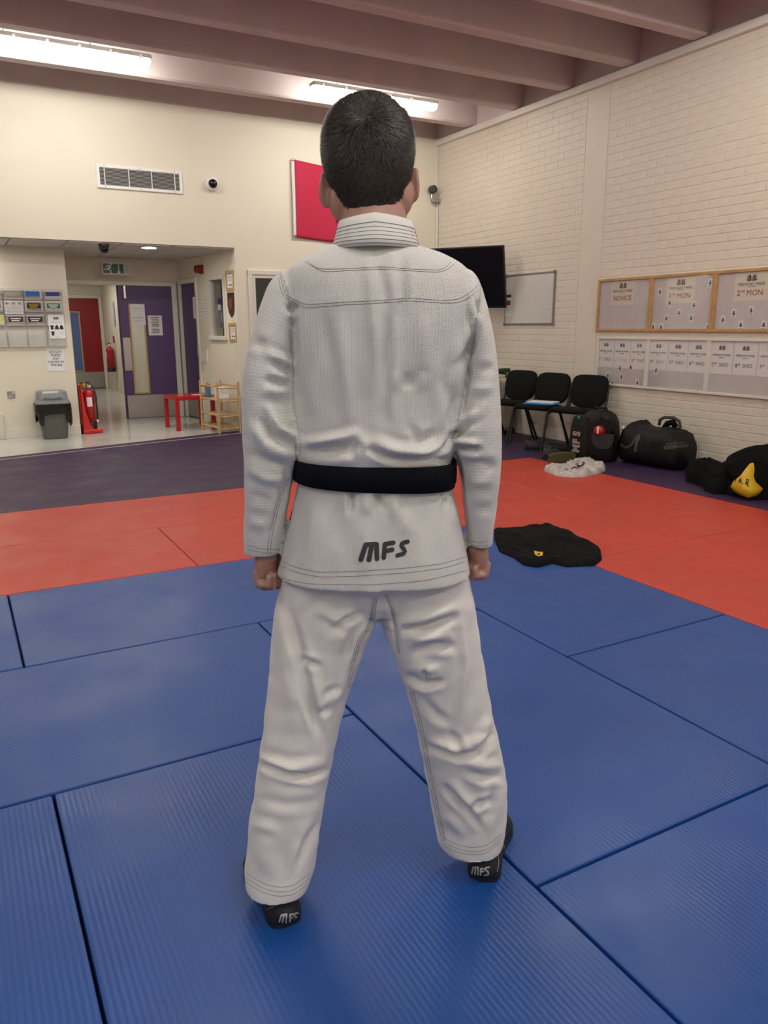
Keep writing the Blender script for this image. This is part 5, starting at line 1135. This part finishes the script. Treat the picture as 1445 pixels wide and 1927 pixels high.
HV = [Vector(v) for v in hb.v]; quads = [f for f in hf_ if len(f) == 4]; areas = np.array([((HV[f[1]]-HV[f[0]]).cross(HV[f[2]]-HV[f[0]])).length+1e-9 for f in quads]); pick = rngh.choice(len(quads), 20000, p=areas/areas.sum())
cen = Vector((hx, hy, hz))
for qi in pick:
    f = quads[qi]; u, v_ = rngh.random(2); p = (HV[f[0]]*(1-u)+HV[f[1]]*u)*(1-v_)+(HV[f[3]]*(1-u)+HV[f[2]]*u)*v_
    n = (p-cen); n.z *= .9; n.normalize(); d = p-whorl; d -= n*d.dot(n)
    if d.length < 1e-4: continue
    d.normalize(); d += Vector(rngh.normal(0, .4, 3)); d.z -= .25; d = (d-n*d.dot(n)).normalized()
    low = max(0, min(1, (p.z-nape)/.12)); Ls = .007+.010*low; s = d.cross(n)*.00055
    p0 = p-n*.001; p1 = p+d*Ls*.6+n*(.0022+.0015*low); p2 = p+d*Ls+n*(.0030+.0026*low*rngh.random())
    hb.add([p0-s, p0+s, p1+s*.7, p1-s*.7, p2], [(0, 1, 2, 3), (3, 2, 4)])
hme = bpy.data.meshes.new('hair'); hme.from_pydata(hb.v, [], hb.f); hair = link('hair', hme, M_hair, person, True); hair['label'] = 'short dark brown hair'
# ---------------- clothes as children of the person
jacket = link('jacket', jme, None, person, True); jacket['label'] = 'white woven judo jacket'
# collar
cb = MB(); nA = 61; inner, outer = [], []
cc = pl(706, 430, 1.66); rows_c = []
for i in range(nA):
    a = -2.35+4.7*i/(nA-1)                       # 0 at the back of the neck
    fr = max(0, (abs(a)-1.2)/1.15); drop = .0+.085*fr**1.4
    top = pl(705, 402, 1.60).z-.0-drop-.010*abs(math.sin(a)); btm = pl(705, 461, 1.575).z-drop*1.25-.002*abs(math.sin(a))
    rows_c.append((a, top, btm))
def coll_pt(a, top, btm, v, off=0.0):           # v 0 top .. 1 bottom
    rx, ry = .072+.014*v**1.2+off, .072+.024*v**1.2+off
    return Vector((cc.x+.001+rx*math.sin(a), cc.y-.004-ry*math.cos(a)*(1 if math.cos(a) > 0 else .95), top+(btm-top)*v))
sec = [(0, 0), (.0, .005), (.25, .0065), (.5, .0072), (.75, .007), (1, .006), (1.04, 0), (.5, -.004), (.06, -.004)]
MB().loft([[coll_pt(a, t_, b_, v, o_) for v, o_ in sec] for a, t_, b_ in rows_c]).build('collar', M_coll, jacket, True)
for v in (.30, .44, .57, .70, .83, .96): MB().tube([coll_pt(a, t_, b_, v, .0074) for a, t_, b_ in rows_c], .0005, 5).build('collar_stitching', M_thread, jacket)
# lapels crossing on the chest
for s in (-1, 1):
    pts = []
    for i in range(14):
        u = i/13; x = cc.x+s*(.062*(1-u)-.05*u); z = rows_c[0][2]+.02-u*.42; y = .06+.062*min(1, u*2.2)+.012*(1 if s > 0 else .55)
        pts.append((x, y, z))
    MB().tube(pts, .026, 10, True, (1, .35)).build('lapel', M_coll, jacket, True)
bpy.context.view_layer.update()
def cast(o, px, py, bv):
    d = ray(px, py).normalized(); MI = o.matrix_world.inverted(); h = bv.ray_cast(MI @ CAMP, (MI.to_3x3() @ d).normalized()); return (h[0], h[1]) if h[0] else None
def dens(ln, st=4.0):
    out = []
    for i in range(len(ln)-1):
        L_ = math.hypot(ln[i+1][0]-ln[i][0], ln[i+1][1]-ln[i][1]); n = max(1, int(L_/st)); out += [(ln[i][0]+(ln[i+1][0]-ln[i][0])*j/n, ln[i][1]+(ln[i+1][1]-ln[i][1])*j/n) for j in range(n)]
    return out+[ln[-1]]
def smooth_line(ln):
    p = dens(ln, 6)
    for _ in range(4): p = [p[0]]+[((p[i-1][0]+2*p[i][0]+p[i+1][0])/4, (p[i-1][1]+2*p[i][1]+p[i+1][1])/4) for i in range(1, len(p)-1)]+[p[-1]]
    return p
def stitches(o, lines, parent, name='stitching', rad=.00042, m=None):
    bv = BVHTree.FromObject(o, bpy.context.evaluated_depsgraph_get())
    for ln in lines:
        pts = []
        for q in smooth_line(ln):
            h = cast(o, *q, bv)
            if h: pts.append(h[0]+h[1]*rad*.7)
        if len(pts) > 1: MB().tube(pts, rad, 5).build(name, m or M_thread, parent)
off = lambda ln, dx, dy: [(x+dx, y+dy) for x, y in ln]
hem1 = [(529, 1056), (560, 1069), (602, 1077), (674, 1075), (764, 1069), (836, 1060), (880, 1046)]
stitches(jacket, [[(568, 486), (574, 495), (586, 501), (605, 507), (641, 506), (720, 502), (757, 505), (828, 509), (845, 502), (848, 493)], [(573, 485), (580, 493), (603, 512), (641, 510), (720, 506), (757, 508.5), (828, 513), (850, 505), (854, 497)],
    [(526, 508), (534, 553), (573, 574), (641, 569), (753, 563), (757, 560), (828, 565), (864, 564), (886, 549), (904, 533)], [(522, 510), (530, 556), (572, 580), (641, 574), (753, 568), (757, 565), (828, 570), (866, 570), (890, 555), (906, 539)],
    hem1, off(hem1, 0, 9), [(522, 1084), (545, 1092), (584, 1099), (692, 1101), (800, 1093), (884, 1072)],
    [(544, 898), (528, 941), (512, 1006), (508, 1044)], [(540, 898), (524, 941), (507, 1006), (502, 1044)], [(861, 852), (868, 913), (877, 992), (881, 1028)], [(466, 1026), (495, 1034), (526, 1034)], [(466, 1034), (495, 1041), (524, 1041)], [(884, 1018), (905, 1022), (924, 1016)], [(884, 1026), (905, 1029), (923, 1024)]], jacket)
# logo on the skirt of the jacket
def strokes(o, lines, w_, m, parent, name, lift=.0012):
    bv = BVHTree.FromObject(o, bpy.context.evaluated_depsgraph_get()); mb = MB()
    for ln in lines:
        p = dens(ln, 1.5) if w_ < 5 else (smooth_line(ln) if len(ln) > 2 else dens(ln, 3)); n = len(p); circ = []
        for i, q in enumerate(p):
            a = p[max(i-1, 0)]; b = p[min(i+1, n-1)]; tx_, ty_ = b[0]-a[0], b[1]-a[1]; l = math.hypot(tx_, ty_) or 1; circ.append((q, (tx_/l, ty_/l)))
        sect = []
        (q, d) = circ[0]
        for k_ in range(4): th = PI/2*(1-k_/4); sect.append((q, d, -w_/2*math.sin(th), w_/2*math.cos(th)))
        for (q, d) in circ: sect.append((q, d, 0, w_/2))
        (q, d) = circ[-1]
        for k_ in range(1, 5): th = PI/2*k_/4; sect.append((q, d, w_/2*math.sin(th), w_/2*math.cos(th)))
        prev = None; base = len(mb.v); cnt = 0
        for (q, d, al, hw_) in sect:
            pr = []
            for f_ in (-1, -.5, 0, .5, 1):
                h = cast(o, q[0]+d[0]*al-d[1]*hw_*f_, q[1]+d[1]*al+d[0]*hw_*f_, bv); pr.append(h[0]+h[1]*lift if h else None)
            if all(x is not None for x in pr):
                mb.v += [tuple(x) for x in pr]; cnt += 1
                if cnt > 1:
                    b0 = base+(cnt-2)*5; mb.f += [(b0+j, b0+j+1, b0+j+6, b0+j+5) for j in range(4)]
    return mb.build(name, m, parent, True)
M_logo = mat('charcoal_print', (.045, .045, .05), .6)
strokes(jacket, [[(679, 1053), (688, 1026)], [(688, 1025), (699, 1023), (708, 1024)], [(694, 1053), (699, 1027)], [(709, 1051), (708, 1026)]], 9, M_logo, jacket, 'logo_letter')
strokes(jacket, [[(722, 1049), (724, 1024)], [(724, 1024), (740, 1021)], [(724, 1037), (738, 1034)]], 8.5, M_logo, jacket, 'logo_letter')
strokes(jacket, [[(767, 1019), (754, 1020), (749, 1025), (753, 1031), (763, 1032), (768, 1037), (764, 1043), (748, 1045)]], 8, M_logo, jacket, 'logo_letter')
# ---------------- belt
belt_rows = []
for (yt0, yt1, yb0, yb1, off_, nm) in [(866, 873, 911, 919, .0065, 'belt'), (877, 886, 913, 928, .0035, 'belt_under_layer')]:
    rings = []
    for k_ in range(97):
        a = 2*PI*k_/96; cs, sn = math.cos(a), math.sin(a); u = (cs+1)/2
        cx_ = pl(705, 890, 1.66).x; rx = (pl(850, 890, 1.66).x-pl(560, 890, 1.66).x)/2+off_; ry = .118+off_
        x = cx_+math.copysign(abs(cs)**(2/2.5), cs)*rx; y = math.copysign(abs(sn)**(2/2.5), sn)*ry
        zt_ = pl(700, yt0+(yt1-yt0)*u, 1.60).z; zb_ = pl(700, yb0+(yb1-yb0)*u, 1.58).z; nx, ny = cs*.003, sn*.003
        rings.append([(x, y, zb_), (x+nx, y+ny, zb_+.002), (x+nx*1.2, y+ny*1.2, (zt_+zb_)/2), (x+nx, y+ny, zt_-.002), (x, y, zt_)])
    b_o = MB().loft(rings, False).build(nm, M_belt, person if nm == 'belt' else belt_o, True)
    if nm == 'belt': belt_o = b_o; belt_o['label'] = 'black judo belt'
kz = pl(700, 895, 1.6).z
MB().bbox((-.05, .118, kz-.03), (.03, .155, kz+.03), .012, 3).build('knot', M_belt, belt_o)
MB().loft([[(x-.011, y, z), (x+.011, y+.03, z), (x+.012, y+.027, z), (x-.010, y-.003, z)] for x, y, z in [(-.06, .135, kz), (-.14, .14, kz-.04), (-.198, .12, kz-.085), (-.212, .10, kz-.135), (-.218, .095, kz-.175)]]).build('belt_end', M_belt, belt_o)
MB().loft([[(x-.02, y, z), (x+.02, y, z), (x+.02, y+.005, z), (x-.02, y+.005, z)] for x, y, z in [(.02, .145, kz), (.05, .152, kz-.08), (.055, .155, kz-.27)]]).build('belt_end', M_belt, belt_o)
# ---------------- trousers
lgL = [(1040, 540, 712, 1.665, .10, .10), (1100, 528, 712, 1.665, .108, .105), (1130, 521, 713, 1.665, .11, .105), (1160, 515, 713, 1.66, .108, .10), (1185, 513, 703, 1.658, .106, .10), (1210, 511, 690, 1.655, .104, .098), (1265, 507, 668, 1.645, .10, .094), (1310, 503, 653, 1.64, .097, .09), (1360, 498, 641, 1.63, .094, .088), (1400, 492, 631, 1.622, .092, .086), (1450, 484, 621, 1.612, .09, .084), (1500, 477, 612, 1.602, .088, .082), (1560, 468, 605, 1.592, .087, .08), (1610, 464, 597, 1.584, .086, .08), (1640, 462, 590, 1.579, .092, .08), (1658, 463, 584, 1.577, .095, .08)]
lgR = [(1040, 708, 876, 1.67, .10, .10), (1100, 710, 887, 1.67, .108, .105), (1130, 713, 892, 1.67, .11, .105), (1160, 711, 897, 1.672, .108, .10), (1185, 722, 900, 1.673, .106, .10), (1215, 735, 904, 1.675, .104, .098), (1265, 752, 912, 1.68, .10, .094), (1310, 768, 921, 1.685, .097, .09), (1370, 785, 934, 1.69, .094, .088), (1420, 795, 944, 1.695, .092, .086), (1470, 804, 953, 1.70, .09, .084), (1530, 816, 953, 1.705, .087, .082), (1562, 822, 948, 1.71, .091, .08), (1581, 827, 944, 1.712, .094, .08)]
tm = rows_loft(lgL, e=2.3); s_ = rows_loft(lgR, e=2.3); tm.add(s_.v, s_.f)
s_ = rows_loft([(1000, 560, 855, 1.665, .10, .10), (1060, 535, 880, 1.665, .112, .108), (1120, 540, 876, 1.668, .10, .10), (1142, 600, 815, 1.668, .08, .08)]); tm.add(s_.v, s_.f)
tme = remesh(tm, .0045, 5, .5)
soft_noise(tme, 8, .006, (1, 1, .5), 12.0); soft_noise(tme, 20, .0028, (1, 1, 1.2), 2.0)
apply_folds(tme, [
    ([(541, 1140), (565, 1230), (604, 1400)], 8, -.010), ([(525, 1130), (540, 1260), (560, 1380)], 14, .007), ([(563, 1244), (585, 1247), (602, 1256)], 6, -.011), ([(585, 1262), (600, 1330)], 9, .007), ([(571, 1300), (590, 1345), (601, 1380)], 7, -.009),
    ([(679, 1152), (660, 1166), (640, 1170)], 6, -.012), ([(672, 1175), (648, 1240)], 8, -.009), ([(600, 1150), (630, 1165), (650, 1160)], 7, .008), ([(620, 1190), (650, 1180)], 7, -.007), ([(620, 1330), (600, 1345)], 6, -.007), ([(612, 1310), (640, 1290)], 6, -.008), ([(600, 1120), (575, 1160)], 10, -.006), ([(650, 1270), (625, 1330)], 8, .006),
    ([(485, 1437), (515, 1447), (545, 1458), (580, 1463), (620, 1447)], 6, -.012), ([(487, 1425), (545, 1445), (618, 1432)], 8, .008), ([(478, 1500), (540, 1515), (608, 1505)], 9, -.004), ([(470, 1550), (530, 1565)], 9, .004), ([(604, 1540), (575, 1590), (556, 1640)], 7, -.008), ([(500, 1570), (495, 1640)], 12, .005), ([(540, 1580), (530, 1650)], 12, -.005),
    ([(754, 1188), (799, 1181), (866, 1158)], 7, -.013), ([(750, 1172), (800, 1160), (860, 1140)], 10, .009), ([(769, 1233), (814, 1215), (862, 1219)], 8, -.011), ([(775, 1205), (850, 1190)], 9, .008), ([(761, 1270), (799, 1289), (836, 1282)], 6, -.013), ([(770, 1255), (830, 1260)], 9, .009), ([(798, 1255), (803, 1285)], 4, -.009),
    ([(868, 1150), (876, 1260), (860, 1360)], 7, .008), ([(790, 1310), (820, 1345), (845, 1360)], 8, -.008), ([(847, 1376), (870, 1415)], 6, -.010), ([(896, 1416), (915, 1396), (935, 1378)], 6, -.010), ([(905, 1380), (925, 1350)], 8, .007),
    ([(800, 1404), (862, 1424), (900, 1420), (935, 1392)], 6, -.012), ([(805, 1392), (860, 1408), (920, 1385)], 8, .009), ([(832, 1475), (858, 1505), (881, 1528), (908, 1562)], 6, -.011), ([(845, 1465), (900, 1530)], 8, .008), ([(881, 1520), (905, 1512), (930, 1506)], 6, -.009), ([(870, 1450), (910, 1465), (950, 1462)], 7, -.008), ([(880, 1440), (950, 1440)], 8, .007), ([(930, 1470), (920, 1540)], 8, -.006), ([(835, 1530), (880, 1575)], 9, .006),
    ([(700, 1120), (697, 1175), (655, 1270)], 4, -.005), ([(730, 1120), (745, 1188), (752, 1235)], 4, -.005)])
tme.materials.clear(); trousers = link('trousers', tme, M_pant, person, True); trousers['label'] = 'white cotton judo trousers'
bpy.context.view_layer.update()
hL = [(464, 1643), (490, 1661), (520, 1670), (552, 1668), (584, 1642)]; hR = [(829, 1572), (850, 1586), (880, 1595), (915, 1593), (942, 1570)]
iL = [(703, 1124), (698, 1168), (673, 1203), (658, 1259), (652, 1292)]; iR = [(728, 1118), (742, 1155), (746, 1188), (752, 1229)]; oR = [(771, 1300), (796, 1400), (802, 1440), (818, 1520), (832, 1582)]
stitches(trousers, [hL, off(hL, 0, 9), off(hL, 0, 17), hR, off(hR, 0, 8), off(hR, 0, 14), iL, off(iL, 3, 1), off(iL, 6, 2), iR, off(iR, -3, 1), oR, off(oR, 4, 0), off(oR, 7, 0), [(683, 1188), (701, 1186)], [(722, 1176), (743, 1188)], [(722, 1180), (742, 1192)]], trousers)
# ---------------- shoes
M_sh = mat('black_suede_shoe', (.011, .012, .018), .7, bump=.0006, bscale=250); M_shl = mat('grey_print', (.45, .45, .46), .5); M_shs = mat('black_rubber', (.008, .008, .009), .6)
def foot(heel_px, rz, sgn):
    h = onp(2, .0, *heel_px); h = PWI @ h; rings = []; so = []
    Fm = Matrix.Translation((h.x, h.y, 0)) @ Matrix.Rotation(rz, 4, 'Z')       # local +y towards the toe
    for i in range(25):
        u = (i/24)**1.6; y = u*.285
        w_ = np.interp(u, [0, .015, .04, .12, .3, .5, .68, .82, .93, 1], [.008, .024, .034, .041, .039, .041, .049, .048, .036, .012]); cxx = sgn*np.interp(u, [0, .4, .7, 1], [0, -.002, .004, -.004])
        hgt = np.interp(u, [0, .04, .12, .25, .36, .5, .7, .88, 1], [.036, .05, .062, .075, .08, .072, .058, .042, .02])
        rings.append([(cxx+w_*math.copysign(abs(math.cos(a))**.8, math.cos(a)), y-(.010*max(0, math.sin(a)) if u < .1 else 0), .012+(hgt-.012)*max(0, math.sin(a))**.85) for a in [2*PI*k_/28 for k_ in range(28)]])
        so.append([(cxx+x, y, z) for x, z in [(-w_*1.04, .001), (w_*1.04, .001), (w_*1.06, .016), (-w_*1.06, .016)]])
    s_ = MB().loft(rings).xf(Fm).build('shoe', M_sh, person, True); s_['label'] = 'black martial arts shoe'
    MB().loft(so).xf(Fm).build('sole', M_shs, s_); return s_
fl1 = foot((541, 1745), .40, -1); fr1 = foot((908, 1660), -.26, 1)
bpy.context.view_layer.update()
strokes(fl1, [[(525.5, 1734), (529.5, 1722), (539, 1720)], [(531.5, 1735), (534, 1723)], [(538, 1736), (539, 1722)], [(545, 1734), (546, 1721), (551, 1720)], [(546, 1727.5), (550, 1726.5)], [(560, 1718), (554, 1719), (553, 1723), (558, 1726), (558, 1730), (552, 1732)]], 3.2, M_shl, fl1, 'heel_logo', .0008)
strokes(fr1, [[(888, 1644), (890.5, 1632), (900, 1632)], [(894, 1645), (895, 1633)], [(899.5, 1645.5), (899.5, 1633)], [(904.5, 1646), (904.5, 1634.5), (909.5, 1635)], [(905, 1640), (909, 1640)], [(920, 1632), (914, 1633), (912.5, 1637), (918, 1640), (919, 1645), (912, 1647)]], 3.0, M_shl, fr1, 'heel_logo', .0008)
stitches(fl1, [[(486, 1700), (497, 1718), (508, 1708), (520, 1703)], [(478, 1688), (497, 1715)]], fl1, 'shoe_stitching', .0005, M_shl); stitches(fr1, [[(937, 1608), (941, 1625), (935, 1640)], [(944, 1575), (951, 1590), (946, 1605)], [(941, 1580), (948, 1595)]], fr1, 'shoe_stitching', .0007, M_shl)
